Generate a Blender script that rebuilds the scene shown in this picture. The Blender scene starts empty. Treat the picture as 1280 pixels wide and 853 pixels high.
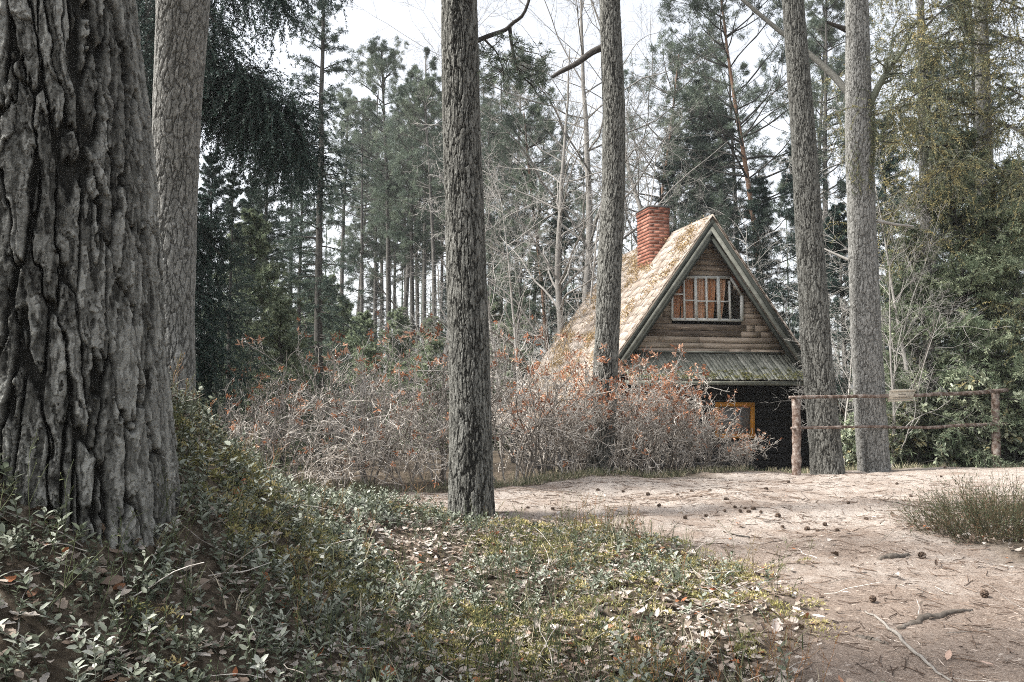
import bpy, math, random
import numpy as np
from mathutils import Vector

# ------------------------------------------------------------------ basics
scene = bpy.context.scene
COL = scene.collection
RNG = np.random.default_rng(7)
F = 1067.0                     # focal length in photo pixels (1280 wide)
HORIZON = 500.0
PITCH = math.atan((HORIZON - 426.5) / F)
CAM = np.array([0.0, 0.0, 1.2])

def at(px, py, d):
    """world point that stands d metres ahead, seen at photo pixel px, py"""
    a, b = (px - 640) / F, -(py - 426.5) / F
    v = np.array([a, math.cos(PITCH) - b * math.sin(PITCH), math.sin(PITCH) + b * math.cos(PITCH)])
    return CAM + v * (d / v[1])

# ------------------------------------------------------------------ noise
def _hash(ix, iy, iz, seed):
    h = (ix.astype(np.int64) * 374761393 + iy.astype(np.int64) * 668265263 + iz.astype(np.int64) * 2147483647 + seed * 144665) & 0xFFFFFFFF
    h = ((h ^ (h >> 13)) * 1274126177) & 0xFFFFFFFF
    h = ((h ^ (h >> 16)) * 2246822519) & 0xFFFFFFFF
    return ((h ^ (h >> 15)) & 0xFFFFFF) / float(0xFFFFFF)

def vnoise(x, y, z, seed=0):
    x, y, z = np.broadcast_arrays(np.asarray(x, float), np.asarray(y, float), np.asarray(z, float))
    ix, iy, iz = np.floor(x), np.floor(y), np.floor(z)
    fx, fy, fz = x - ix, y - iy, z - iz
    ix, iy, iz = ix.astype(np.int64), iy.astype(np.int64), iz.astype(np.int64)
    fx, fy, fz = [t * t * t * (t * (t * 6 - 15) + 10) for t in (fx, fy, fz)]
    out = 0
    for dx in (0, 1):
        for dy in (0, 1):
            for dz in (0, 1):
                w = (fx if dx else 1 - fx) * (fy if dy else 1 - fy) * (fz if dz else 1 - fz)
                out = out + w * _hash(ix + dx, iy + dy, iz + dz, seed)
    return out * 2 - 1

def fbm(x, y, z, octv=4, seed=0, gain=.5):
    s, a, f = 0, 1.0, 1.0
    for i in range(octv):
        s = s + a * vnoise(x * f, y * f, z * f, seed + i * 17)
        a *= gain; f *= 2.03
    return s

def worley(x, y, nx, seed):
    """cellular noise, periodic in x with nx cells: F1, F2, random value of the nearest cell"""
    ix, iy = np.floor(x).astype(np.int64), np.floor(y).astype(np.int64)
    ly = np.zeros(x.shape); f1 = np.full(x.shape, 9.0); f2 = np.full(x.shape, 9.0); rid = np.zeros(x.shape)
    for dx in (-1, 0, 1):
        for dy in (-1, 0, 1):
            cx, cy = ix + dx, iy + dy
            hx = np.mod(cx, nx)
            px = cx + .5 + .8 * (_hash(hx, cy, cy * 0, seed) - .5)
            py = cy + .5 + .8 * (_hash(hx, cy, cy * 0 + 1, seed) - .5) + .5 * np.mod(hx, 2)
            d = np.hypot(x - px, y - py)
            r = _hash(hx, cy, cy * 0 + 2, seed)
            near = d < f1
            f2 = np.where(near, f1, np.minimum(f2, d)); rid = np.where(near, r, rid); ly = np.where(near, y - py, ly); f1 = np.where(near, d, f1)
    worley.ly = ly
    return f1, f2, rid

def sstep(a, b, x):
    t = np.clip((x - a) / (b - a), 0, 1)
    return t * t * (3 - 2 * t)

def unit(v):
    return v / np.maximum(np.linalg.norm(v, axis=-1, keepdims=True), 1e-9)

# ------------------------------------------------------------------ mesh builder
class MB:
    def __init__(s):
        s.v, s.f, s.t, s.n, s.m, s.cur = [], [], [], 0, [], 0
    def face(s, Fc):
        s.f.append(np.asarray(Fc)); s.m.append(s.cur)
    def add(s, V, Fc, tint=0.5):
        V = np.asarray(V, float).reshape(-1, 3)
        Fc = np.asarray(Fc, np.int64)
        s.v.append(V); s.face(Fc + s.n)
        t = np.asarray(tint, float)
        s.t.append(np.full(len(V), float(t)) if t.ndim == 0 else t.reshape(-1))
        s.n += len(V)
        return s
    def box(s, lo, hi, tint=.5, frame=None):
        x0, y0, z0 = lo; x1, y1, z1 = hi
        V = np.array([[x0,y0,z0],[x1,y0,z0],[x1,y1,z0],[x0,y1,z0],[x0,y0,z1],[x1,y0,z1],[x1,y1,z1],[x0,y1,z1]], float)
        if frame is not None: V = frame(V)
        return s.add(V, [[0,3,2,1],[4,5,6,7],[0,1,5,4],[1,2,6,5],[2,3,7,6],[3,0,4,7]], tint)
    def hexa(s, V, tint=.5):
        """eight corners: bottom ring then top ring"""
        return s.add(V, [[0,3,2,1],[4,5,6,7],[0,1,5,4],[1,2,6,5],[2,3,7,6],[3,0,4,7]], tint)
    def build(s, name, mat, parent=None, origin=None, smooth=False):
        V = np.concatenate(s.v) if s.v else np.zeros((0, 3))
        if origin is not None: V = V - np.asarray(origin, float)
        me = bpy.data.meshes.new(name)
        loops, totals, mids = [], [], []
        for k in sorted({f.shape[1] for f in s.f}):
            for f, mi in zip(s.f, s.m):
                if f.shape[1] == k:
                    loops.append(f.reshape(-1)); totals.append(np.full(len(f), k)); mids.append(np.full(len(f), mi))
        loops = np.concatenate(loops).astype(np.int32); totals = np.concatenate(totals).astype(np.int32)
        starts = np.concatenate([[0], np.cumsum(totals)[:-1]]).astype(np.int32)
        me.vertices.add(len(V)); me.vertices.foreach_set('co', V.astype(np.float32).reshape(-1))
        me.loops.add(len(loops)); me.loops.foreach_set('vertex_index', loops)
        me.polygons.add(len(totals)); me.polygons.foreach_set('loop_start', starts)
        try: me.polygons.foreach_set('loop_total', totals)
        except Exception: pass
        if smooth: me.polygons.foreach_set('use_smooth', np.ones(len(totals), dtype=bool))
        me.polygons.foreach_set('material_index', np.concatenate(mids).astype(np.int32))
        a = me.attributes.new('tint', 'FLOAT', 'POINT'); a.data.foreach_set('value', np.concatenate(s.t).astype(np.float32))
        me.update(calc_edges=True); me.validate(verbose=False)
        for m_ in (mat if isinstance(mat, (list, tuple)) else [mat]): me.materials.append(m_)
        o = bpy.data.objects.new(name, me); COL.objects.link(o)
        if parent is not None: o.parent = parent
        elif origin is not None: o.location = Vector([float(c) for c in origin])
        return o

def tag(o, label=None, cat=None, group=None, kind=None):
    if label: o['label'] = label
    if cat: o['category'] = cat
    if group: o['group'] = group
    if kind: o['kind'] = kind
    return o

def thing(name, label, cat, loc=(0, 0, 0), group=None, rz=0, scale=1):
    o = bpy.data.objects.new(name, None); COL.objects.link(o)
    o.empty_display_size = .2
    o.location = Vector([float(c) for c in loc]); o.rotation_euler = (0, 0, rz); o.scale = (scale,) * 3
    return tag(o, label, cat, group)

def dup(root, label, loc, rz=0, scale=1, group=None):
    r = root.copy(); COL.objects.link(r)
    r.location = Vector([float(c) for c in loc]); r.rotation_euler = (0, 0, rz)
    r.scale = (scale,) * 3 if np.isscalar(scale) else scale
    tag(r, label, None, group)
    for ch in list(root.children):
        c = ch.copy(); COL.objects.link(c); c.parent = r
        for g in list(ch.children):
            d = g.copy(); COL.objects.link(d); d.parent = c
    return r

# ------------------------------------------------------------------ growth helpers
def tubes(mb, P, R, sides=5, tint=.5, cap=False):
    P = np.asarray(P, float); R = np.asarray(R, float)
    if P.ndim == 2: P = P[None]; R = R[None]
    N, K, _ = P.shape
    T = unit(np.gradient(P, axis=1))
    m = unit(T.mean(1)); ref = np.where(np.abs(m[:, 2:3]) < .85, [[0, 0, 1.0]], [[1.0, 0, 0]])
    U = unit(np.cross(T, ref[:, None, :])); W = np.cross(T, U)
    a = np.arange(sides) * 2 * math.pi / sides
    V = P[:, :, None] + R[:, :, None, None] * (U[:, :, None] * np.cos(a)[None, None, :, None] + W[:, :, None] * np.sin(a)[None, None, :, None])
    idx = np.arange(N * K * sides).reshape(N, K, sides)
    f = np.stack([idx[:, :-1], np.roll(idx, -1, 2)[:, :-1], np.roll(idx, -1, 2)[:, 1:], idx[:, 1:]], -1).reshape(-1, 4)
    t = np.asarray(tint, float)
    if t.ndim == 1: t = np.repeat(t, K * sides)
    n0 = mb.n
    mb.add(V, f, t)
    if cap:
        for k in (0, K - 1):
            ring = idx[:, k] if k else idx[:, k][:, ::-1]
            mb.face(ring + n0)
    return mb

def grow(start, direc, length, K, wob, grav, rng):
    p = np.array(start, float); d = unit(np.array(direc, float)); N = len(p)
    st = (np.asarray(length, float) / (K - 1))[:, None]
    out = [p]
    for k in range(K - 1):
        d = unit(d + rng.normal(0, wob, (N, 3)) + np.array([0, 0, grav]))
        p = p + d * st
        out.append(p)
    return np.stack(out, 1)

def lerp_on(P, R, par, t):
    K = P.shape[1]
    x = t * (K - 1); i = np.clip(np.floor(x).astype(int), 0, K - 2); f = (x - i)[:, None]
    a, b = P[par, i], P[par, i + 1]
    return a * (1 - f) + b * f, unit(b - a), R[par, i] * (1 - f[:, 0]) + R[par, i + 1] * f[:, 0]

def spawn(P, R, C, rng, t=(.25, 1), ang=(30, 60), ratio=(.35, .6), K=4, wob=.15, grav=0, rr=.6, tip=.35, flat=0.0, taper_len=.4, rmin=.001, outlen=None):
    N = len(P); par = np.repeat(np.arange(N), C); M = N * C
    tt = rng.uniform(t[0], t[1], M)
    pos, tan, r = lerp_on(P, R, par, tt)
    rnd = rng.normal(0, 1, (M, 3))
    if flat: rnd[:, 2] *= (1 - flat)
    side = unit(rnd - (rnd * tan).sum(1, keepdims=True) * tan)
    a = np.radians(rng.uniform(ang[0], ang[1], M))[:, None]
    d = np.cos(a) * tan + np.sin(a) * side
    L = np.linalg.norm(np.diff(P, axis=1), axis=2).sum(1)[par]
    ln = L * rng.uniform(ratio[0], ratio[1], M) * (1 - taper_len * tt) if outlen is None else rng.uniform(outlen[0], outlen[1], M)
    Pc = grow(pos, d, ln, K, wob, grav, rng)
    r0 = np.maximum(r * rr, rmin)
    Rc = r0[:, None] * np.linspace(1, tip, K)[None]
    return Pc, Rc, tt

def blades(mb, pos, direc, ln, wd, rng, tint=.5):
    """thin four-cornered needles or leaves"""
    N = len(pos); d = unit(direc)
    s = unit(np.cross(d, rng.normal(0, 1, (N, 3))))
    ln = np.broadcast_to(np.asarray(ln, float), (N,))[:, None]; wd = np.broadcast_to(np.asarray(wd, float), (N,))[:, None]
    m = pos + d * ln * .45
    V = np.stack([pos, m + s * wd / 2, pos + d * ln, m - s * wd / 2], 1)
    t = np.asarray(tint, float)
    if t.ndim == 1: t = np.repeat(t, 4)
    mb.add(V, np.arange(N * 4).reshape(N, 4), t)

def along(P, R, n, rng, t=(0, 1)):
    N = len(P); par = np.repeat(np.arange(N), n)
    tt = rng.uniform(t[0], t[1], N * n)
    pos, tan, r = lerp_on(P, R, par, tt)
    return pos, tan, par, tt

def needles(mb, P, R, n, rng, ln=.03, wd=.004, ang=(35, 70), tint=None, t=(0, 1), droop=0):
    pos, tan, par, _ = along(P, R, n, rng, t)
    rnd = rng.normal(0, 1, pos.shape)
    side = unit(rnd - (rnd * tan).sum(1, keepdims=True) * tan)
    a = np.radians(rng.uniform(ang[0], ang[1], len(pos)))[:, None]
    d = np.cos(a) * tan + np.sin(a) * side; d[:, 2] -= droop
    tn = rng.uniform(0, 1, len(pos)) if tint is None else np.clip(np.asarray(tint)[par] + rng.normal(0, .12, len(pos)), 0, 1)
    blades(mb, pos, d, ln * rng.uniform(.7, 1.3, len(pos)), wd, rng, tn)

def tufts(mb, pos, direc, n, rng, ln=.09, wd=.01, spread=.9, tint=None):
    N = len(pos); par = np.repeat(np.arange(N), n)
    d = unit(direc[par] + rng.normal(0, spread, (N * n, 3)))
    tn = rng.uniform(0, 1, N)[par] if tint is None else np.asarray(tint)[par]
    blades(mb, pos[par] + rng.normal(0, ln * .25, (N * n, 3)), d, ln * rng.uniform(.6, 1.3, N * n), wd, rng, np.clip(tn + rng.normal(0, .1, N * n), 0, 1))

def scatter(mb, V, Fc, pos, rz, sc, tilt, rng, tint=None):
    """copies of one template (V, Fc) into one mesh of stuff"""
    N = len(pos)
    if N == 0: return
    c, s = np.cos(rz), np.sin(rz)
    ax = unit(np.stack([rng.normal(0, 1, N), rng.normal(0, 1, N), np.zeros(N)], 1)); th = rng.normal(0, 1, N) * tilt
    R1 = np.zeros((N, 3, 3)); R1[:, 0, 0] = c; R1[:, 0, 1] = -s; R1[:, 1, 0] = s; R1[:, 1, 1] = c; R1[:, 2, 2] = 1
    Kx = np.zeros((N, 3, 3)); Kx[:, 0, 2] = ax[:, 1]; Kx[:, 1, 2] = -ax[:, 0]; Kx[:, 2, 0] = -ax[:, 1]; Kx[:, 2, 1] = ax[:, 0]
    R2 = np.eye(3)[None] + np.sin(th)[:, None, None] * Kx + (1 - np.cos(th))[:, None, None] * (Kx @ Kx)
    M = R2 @ R1
    W = np.einsum('nij,kj->nki', M, V) * np.asarray(sc)[:, None, None] + pos[:, None, :]
    k = len(V)
    f = (np.arange(N) * k)[:, None, None] + Fc[None]
    t = np.repeat(rng.uniform(0, 1, N) if tint is None else tint, k)
    mb.add(W.reshape(-1, 3), f.reshape(-1, Fc.shape[1]), t)

# ------------------------------------------------------------------ materials
def mat(name, ramp, rough=.8, spec=.2, noise=None, bump=None, translucent=0, objvar=0.0, attr=True, mixnoise=.5, stretch=(1, 1, 1)):
    """procedural surface: colour ramp driven by the mesh's own tint value and by noise"""
    m = bpy.data.materials.new(name); m.use_nodes = True
    nt = m.node_tree; n = nt.nodes; l = nt.links
    n.clear()
    out = n.new('ShaderNodeOutputMaterial'); bs = n.new('ShaderNodeBsdfPrincipled')
    bs.inputs['Roughness'].default_value = rough; bs.inputs['Specular IOR Level'].default_value = spec
    cr = n.new('ShaderNodeValToRGB'); el = cr.color_ramp.elements
    while len(el) > 1: el.remove(el[-1])
    el[0].position = ramp[0][0]; el[0].color = (*ramp[0][1], 1)
    for p, c in ramp[1:]:
        e = el.new(p); e.color = (*c, 1)
    tc = n.new('ShaderNodeTexCoord'); mp = n.new('ShaderNodeMapping'); mp.inputs['Scale'].default_value = stretch
    l.new(tc.outputs['Object'], mp.inputs['Vector'])
    fac = None
    if attr:
        at_ = n.new('ShaderNodeAttribute'); at_.attribute_name = 'tint'; fac = at_.outputs['Fac']
    if noise:
        nz = n.new('ShaderNodeTexNoise'); nz.inputs['Scale'].default_value = noise; nz.inputs['Detail'].default_value = 6; nz.inputs['Roughness'].default_value = .65
        l.new(mp.outputs['Vector'], nz.inputs['Vector'])
        mr = n.new('ShaderNodeMapRange'); mr.inputs['From Min'].default_value = .3; mr.inputs['From Max'].default_value = .7
        l.new(nz.outputs['Fac'], mr.inputs['Value'])
        if fac is None: fac = mr.outputs['Result']
        else:
            mx = n.new('ShaderNodeMix'); mx.data_type = 'FLOAT'; mx.inputs[0].default_value = mixnoise
            l.new(fac, mx.inputs[2]); l.new(mr.outputs['Result'], mx.inputs[3]); fac = mx.outputs[0]
    l.new(fac, cr.inputs['Fac'])
    col = cr.outputs['Color']
    if objvar:
        oi = n.new('ShaderNodeObjectInfo'); hv = n.new('ShaderNodeHueSaturation')
        mr2 = n.new('ShaderNodeMapRange'); mr2.inputs['To Min'].default_value = 1 - objvar; mr2.inputs['To Max'].default_value = 1 + objvar
        l.new(oi.outputs['Random'], mr2.inputs['Value']); l.new(mr2.outputs['Result'], hv.inputs['Value']); l.new(col, hv.inputs['Color']); col = hv.outputs['Color']
    l.new(col, bs.inputs['Base Color'])
    if bump:
        bn = n.new('ShaderNodeTexNoise'); bn.inputs['Scale'].default_value = bump[0]; bn.inputs['Detail'].default_value = 7; bn.inputs['Roughness'].default_value = .7
        l.new(mp.outputs['Vector'], bn.inputs['Vector'])
        bp = n.new('ShaderNodeBump'); bp.inputs['Strength'].default_value = bump[1]; bp.inputs['Distance'].default_value = bump[2]
        l.new(bn.outputs['Fac'], bp.inputs['Height']); l.new(bp.outputs['Normal'], bs.inputs['Normal'])
    sh = bs.outputs['BSDF']
    if translucent:
        tr = n.new('ShaderNodeBsdfTranslucent'); l.new(col, tr.inputs['Color'])
        ms = n.new('ShaderNodeMixShader'); ms.inputs['Fac'].default_value = translucent
        l.new(sh, ms.inputs[1]); l.new(tr.outputs['BSDF'], ms.inputs[2]); sh = ms.outputs['Shader']
    l.new(sh, out.inputs['Surface'])
    return m

M = {}
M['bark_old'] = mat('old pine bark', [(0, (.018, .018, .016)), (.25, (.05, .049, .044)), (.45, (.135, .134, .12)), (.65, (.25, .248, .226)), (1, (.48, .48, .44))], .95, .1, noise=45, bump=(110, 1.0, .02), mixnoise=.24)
M['bark'] = mat('pine bark', [(0, (.018, .0175, .016)), (.25, (.045, .044, .039)), (.45, (.102, .10, .089)), (.7, (.18, .178, .16)), (1, (.29, .288, .264))], .95, .1, noise=40, bump=(90, 1.0, .012), mixnoise=.3)
M['bark_pale'] = mat('pale spruce bark', [(0, (.055, .053, .048)), (.25, (.115, .112, .103)), (.45, (.19, .187, .173)), (.7, (.28, .276, .258)), (1, (.42, .416, .393))], .95, .1, noise=40, bump=(100, 1.0, .012), mixnoise=.4)
M['bark_far'] = mat('bark of far trees', [(0, (.035, .033, .030)), (.5, (.08, .076, .069)), (1, (.16, .152, .14))], .95, .1, noise=9, bump=(25, .7, .02), objvar=.3, stretch=(1, 1, .3))
M['bark_rust'] = mat('orange upper pine bark', [(0, (.09, .055, .038)), (.5, (.18, .11, .075)), (1, (.26, .19, .145))], .95, .1, noise=9, bump=(25, .7, .02), stretch=(1, 1, .3))
M['bark_white'] = mat('bleached dead wood', [(0, (.17, .158, .143)), (.5, (.30, .285, .262)), (1, (.46, .443, .415))], .9, .15, noise=9, objvar=.15)
M['bark_grey'] = mat('grey bark of bare trees', [(0, (.12, .112, .10)), (.5, (.22, .208, .19)), (1, (.36, .345, .32))], .9, .15, noise=9, objvar=.15)
M['bark_dark'] = mat('dark wet branch bark', [(0, (.02, .018, .016)), (.5, (.05, .045, .04)), (1, (.10, .09, .08))], .9, .15, noise=20, bump=(50, .7, .01))
M['spruce_dark'] = mat('dark spruce needles', [(0, (.008, .020, .017)), (.5, (.020, .042, .034)), (1, (.055, .09, .068))], .6, .3, translucent=.12, objvar=.2)
M['spruce'] = mat('spruce needles', [(0, (.026, .045, .036)), (.5, (.055, .085, .066)), (1, (.12, .155, .115))], .6, .3, translucent=.15, objvar=.25)
M['pine'] = mat('pine needles', [(0, (.045, .066, .05)), (.5, (.095, .125, .092)), (1, (.19, .22, .16))], .6, .3, translucent=.2, objvar=.2)
M['spruce_light'] = mat('young spruce needles', [(0, (.08, .11, .065)), (.5, (.20, .245, .155)), (1, (.42, .46, .31))], .6, .3, translucent=.25, objvar=.2)
M['mossy'] = mat('yellowing mossy needles', [(0, (.06, .072, .045)), (.4, (.14, .155, .09)), (.7, (.24, .23, .12)), (1, (.40, .33, .15))], .7, .2, translucent=.2)
M['lichen'] = mat('hanging lichen', [(0, (.10, .115, .085)), (.5, (.21, .225, .17)), (1, (.38, .39, .30))], .9, .1, translucent=.2)
M['heather'] = mat('dark bilberry stems', [(0, (.028, .034, .02)), (.5, (.065, .062, .034)), (.8, (.12, .085, .05)), (1, (.2, .12, .07))], .8, .15)
M['twig'] = mat('bare shrub twigs', [(0, (.045, .038, .032)), (.3, (.17, .148, .125)), (.6, (.45, .415, .37)), (1, (.80, .77, .72))], .85, .15, noise=30, objvar=.15)
M['capsule'] = mat('rust seed heads', [(0, (.15, .06, .035)), (.5, (.42, .19, .10)), (1, (.64, .42, .30))], .8, .15, translucent=.2)
M['rhodo'] = mat('evergreen shrub leaves', [(0, (.10, .125, .085)), (.5, (.30, .34, .24)), (.85, (.50, .53, .39)), (1, (.55, .47, .25))], .34, .5, translucent=.28, objvar=.2)
M['lingon'] = mat('lingonberry leaves', [(0, (.032, .042, .030)), (.35, (.11, .128, .085)), (.65, (.33, .35, .285)), (1, (.66, .66, .59))], .5, .22, translucent=.12)
M['grass'] = mat('grass', [(0, (.045, .062, .035)), (.4, (.10, .125, .065)), (.65, (.24, .23, .135)), (1, (.54, .47, .35))], .6, .3, translucent=.25)
M['stalk'] = mat('bilberry stems', [(0, (.05, .07, .035)), (.5, (.12, .13, .06)), (.75, (.22, .14, .07)), (1, (.38, .19, .09))], .7, .2, translucent=.1)
M['moss'] = mat('moss', [(0, (.11, .12, .05)), (.5, (.30, .285, .115)), (.8, (.52, .455, .21)), (1, (.66, .53, .28))], .9, .1, translucent=.2)
M['litter'] = mat('dead leaves', [(0, (.08, .055, .04)), (.25, (.20, .15, .115)), (.5, (.33, .275, .225)), (.8, (.46, .41, .36)), (.93, (.56, .52, .48)), (.975, (.34, .15, .07)), (1, (.26, .09, .04))], .75, .25, translucent=.15)
M['needle_litter'] = mat('fallen needles', [(0, (.05, .036, .028)), (.35, (.17, .12, .09)), (.65, (.34, .27, .215)), (1, (.54, .475, .42))], .8, .15)
M['cone'] = mat('pine cone scales', [(0, (.03, .022, .018)), (1, (.16, .115, .085))], .8, .2, noise=40)
M['stick'] = mat('grey stick', [(0, (.12, .105, .09)), (1, (.36, .335, .30))], .85, .15, noise=25, bump=(60, .5, .004))
M['root'] = mat('worn root', [(0, (.03, .026, .022)), (.5, (.10, .085, .07)), (1, (.26, .23, .2))], .85, .15, noise=18, bump=(60, .6, .006))

# ------------------------------------------------------------------ ground
GY = np.array([-40, 0, 3, 5, 7, 9, 12, 13.5, 17, 25, 40, 70, 150, 600.])
GZ = np.array([-1.3, -1.25, -1.2, -1.08, -.95, -.96, -1.05, -1.16, -1.58, -1.7, -1.7, -1.5, -.8, 0.0])
def ground_z(x, y):
    x = np.asarray(x, float); y = np.asarray(y, float)
    return ground_base(x, y) + ground_micro(x, y)
def ground_micro(x, y):
    pm = path_mask(x, y); w = sstep(9.5, 8.5, np.abs(x)) * sstep(.6, 1.4, y) * sstep(14.5, 13.5, y)
    return w * (.010 * fbm(x * 7, y * 7, 0 * x, 3, 41) + .010 * pm * fbm(x * 2.6, y * 2.6, 0 * x, 3, 47) + (1 - pm) * .03 * fbm(x * 4, y * 4, 0 * x, 3, 43))
def ground_base(x, y):
    z = 0
    for k in (-.4, 0, .4): z = z + np.interp(y + k, GY, GZ)
    z = z / 3 + CAM[2]
    z = z + 1.12 * np.exp(-((x + 2.75) / 1.38) ** 2 - ((y - 4.3) / 2.1) ** 2)
    z = z + .82 * np.exp(-((x + 1.95) / 1.12) ** 2 - ((y - 3.2) / 1.6) ** 2)
    z = z + .10 * np.exp(-((x - 7.5) / 2.5) ** 2 - ((y - 13) / 2.5) ** 2)
    near = np.exp(-((y - 5) / 9) ** 2)
    z = z + .035 * fbm(x * .9, y * .9, 0 * x, 4, 3) * (.4 + near) + .10 * fbm(x * .07, y * .07, 0 * x, 3, 5) * sstep(18, 45, y)
    return z

# left front patch of undergrowth; the bare sandy path is all that lies right of it and behind it
BX = np.array([-9, -3.5, -1.6, -.5, .75, 1.15, 1.42, 1.46, 1.40, 1.3, 1.1])
BY = np.array([7.2, 7.2, 7.6, 7.05, 6.7, 6.2, 5.4, 4.6, 4.0, 3.4, 2.0])
def veg_mask(x, y):
    """1 in the front left undergrowth, 0 on the path"""
    ymax = np.interp(x, BX[:6], BY[:6]); xmax = np.interp(-y, -BY[4:], BX[4:])
    d = np.minimum(ymax - y, xmax - x)
    d = d + .30 * fbm(x * 1.3, y * 1.3, 0 * x, 4, 21)
    return sstep(-.28, .32, d)
def path_mask(x, y):
    far = np.interp(x, [-3.2, -1.8, -.5, 1, 2.5, 3.3, 4.5, 7, 9], [7.2, 9.0, 9.8, 11.2, 12.1, 12.7, 13.1, 13.4, 12.5]) + .35 * fbm(x * 1.1, y * 1.1, 0 * x, 3, 31)
    right = np.interp(y, [0, 4, 5.4, 6.2, 7.5, 9, 12], [4.6, 3.7, 3.35, 3.2, 4.2, 6.5, 8.5]) + .3 * fbm(x * 1.2, y * 1.2, 0 * x, 3, 33)
    m = sstep(-.25, .3, far - y) * sstep(-.25, .3, right - x) * (1 - veg_mask(x, y))
    return m

def axis(parts):
    return np.unique(np.concatenate([np.arange(a, b, s) for a, b, s in parts]))
gx = axis([(-400, -40, 40), (-40, -8, 2), (-8, -4, .25), (-4, 5, .045), (5, 9, .12), (9, 40, 2), (40, 401, 40)])
gy = axis([(-40, 0, 4), (0, 1.6, .2), (1.6, 8, .045), (8, 14, .08), (14, 26, .4), (26, 70, 3), (70, 601, 40)])
X, Y = np.meshgrid(gx, gy); Z = ground_z(X, Y)
PM = path_mask(X, Y)
nx_, ny_ = len(gx), len(gy)
idx = np.arange(nx_ * ny_).reshape(ny_, nx_)
quads = np.stack([idx[:-1, :-1], idx[:-1, 1:], idx[1:, 1:], idx[1:, :-1]], -1).reshape(-1, 4)
VG = np.stack([X, Y, Z], -1).reshape(-1, 3)

def ground_material():
    m = bpy.data.materials.new('forest soil and sandy path'); m.use_nodes = True
    nt = m.node_tree; n = nt.nodes; l = nt.links; n.clear()
    out = n.new('ShaderNodeOutputMaterial'); bs = n.new('ShaderNodeBsdfPrincipled')
    bs.inputs['Roughness'].default_value = .95; bs.inputs['Specular IOR Level'].default_value = .1
    tc = n.new('ShaderNodeTexCoord')
    def noise(s, d=6, r=.65):
        z = n.new('ShaderNodeTexNoise'); z.inputs['Scale'].default_value = s; z.inputs['Detail'].default_value = d; z.inputs['Roughness'].default_value = r
        l.new(tc.outputs['Object'], z.inputs['Vector']); return z.outputs['Fac']
    def ramp(fac, stops):
        c = n.new('ShaderNodeValToRGB'); e = c.color_ramp.elements
        while len(e) > 1: e.remove(e[-1])
        e[0].position = stops[0][0]; e[0].color = (*stops[0][1], 1)
        for p, q in stops[1:]: e.new(p).color = (*q, 1)
        l.new(fac, c.inputs['Fac']); return c.outputs['Color']
    def mix(f, a, b):
        x = n.new('ShaderNodeMix'); x.data_type = 'RGBA'
        if isinstance(f, float): x.inputs[0].default_value = f
        else: l.new(f, x.inputs[0])
        l.new(a, x.inputs[6]); l.new(b, x.inputs[7]); return x.outputs[2]
    sand = ramp(noise(55, 8, .75), [(.28, (.12, .095, .08)), (.42, (.30, .258, .222)), (.58, (.46, .408, .36)), (.75, (.60, .55, .50))])
    rust = ramp(noise(90, 8, .75), [(.3, (.095, .07, .054)), (.5, (.24, .188, .152)), (.75, (.44, .375, .32))])
    sx = n.new('ShaderNodeSeparateXYZ'); l.new(tc.outputs['Object'], sx.inputs[0])
    my = n.new('ShaderNodeMapRange'); my.inputs['From Min'].default_value = 7.6; my.inputs['From Max'].default_value = 4.6; my.inputs['To Max'].default_value = .16; l.new(sx.outputs['Y'], my.inputs['Value'])
    ad = n.new('ShaderNodeMath'); ad.operation = 'ADD'; l.new(noise(1.7, 7, .72), ad.inputs[0]); l.new(my.outputs[0], ad.inputs[1])
    pf = ramp(ad.outputs[0], [(.44, (0, 0, 0)), (.64, (1, 1, 1))])
    pathc = mix(pf, sand, rust)
    soil = ramp(noise(30, 8, .7), [(.3, (.035, .028, .021)), (.48, (.085, .068, .05)), (.62, (.18, .147, .11)), (.8, (.34, .29, .225))])
    a = n.new('ShaderNodeAttribute'); a.attribute_name = 'tint'
    l.new(mix(a.outputs['Fac'], soil, pathc), bs.inputs['Base Color'])
    bp = n.new('ShaderNodeBump'); bp.inputs['Strength'].default_value = .8; bp.inputs['Distance'].default_value = .02
    l.new(noise(60, 8, .8), bp.inputs['Height']); l.new(bp.outputs['Normal'], bs.inputs['Normal'])
    l.new(bs.outputs['BSDF'], out.inputs['Surface'])
    return m
M['ground'] = ground_material()
fm = PM.reshape(-1)[quads].mean(1) > .5
def sub_sheet(name, sel):
    used = np.unique(quads[sel]); remap = np.zeros(len(VG), np.int64); remap[used] = np.arange(len(used))
    b = MB(); b.add(VG[used], remap[quads[sel]], PM.reshape(-1)[used])
    return tag(b.build(name, M['ground'], smooth=True), kind='structure')
sub_sheet('ground', ~fm)
sub_sheet('path', fm)

# ------------------------------------------------------------------ near trunks with modelled bark
def smooth_path(ctrl, n):
    c = np.array(ctrl, float); z = c[:, 2]; zz = np.linspace(z[0], z[-1], n)
    o = np.stack([np.interp(zz, z, c[:, k]) for k in range(4)], 1)
    w = max(3, n // 40) | 1
    ker = np.hanning(w + 2)[1:-1]; ker /= ker.sum()
    pad = np.pad(o, ((w // 2, w // 2), (0, 0)), mode='edge')
    for k in (0, 1, 3): o[:, k] = np.convolve(pad[:, k], ker, 'valid')
    return o

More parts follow.
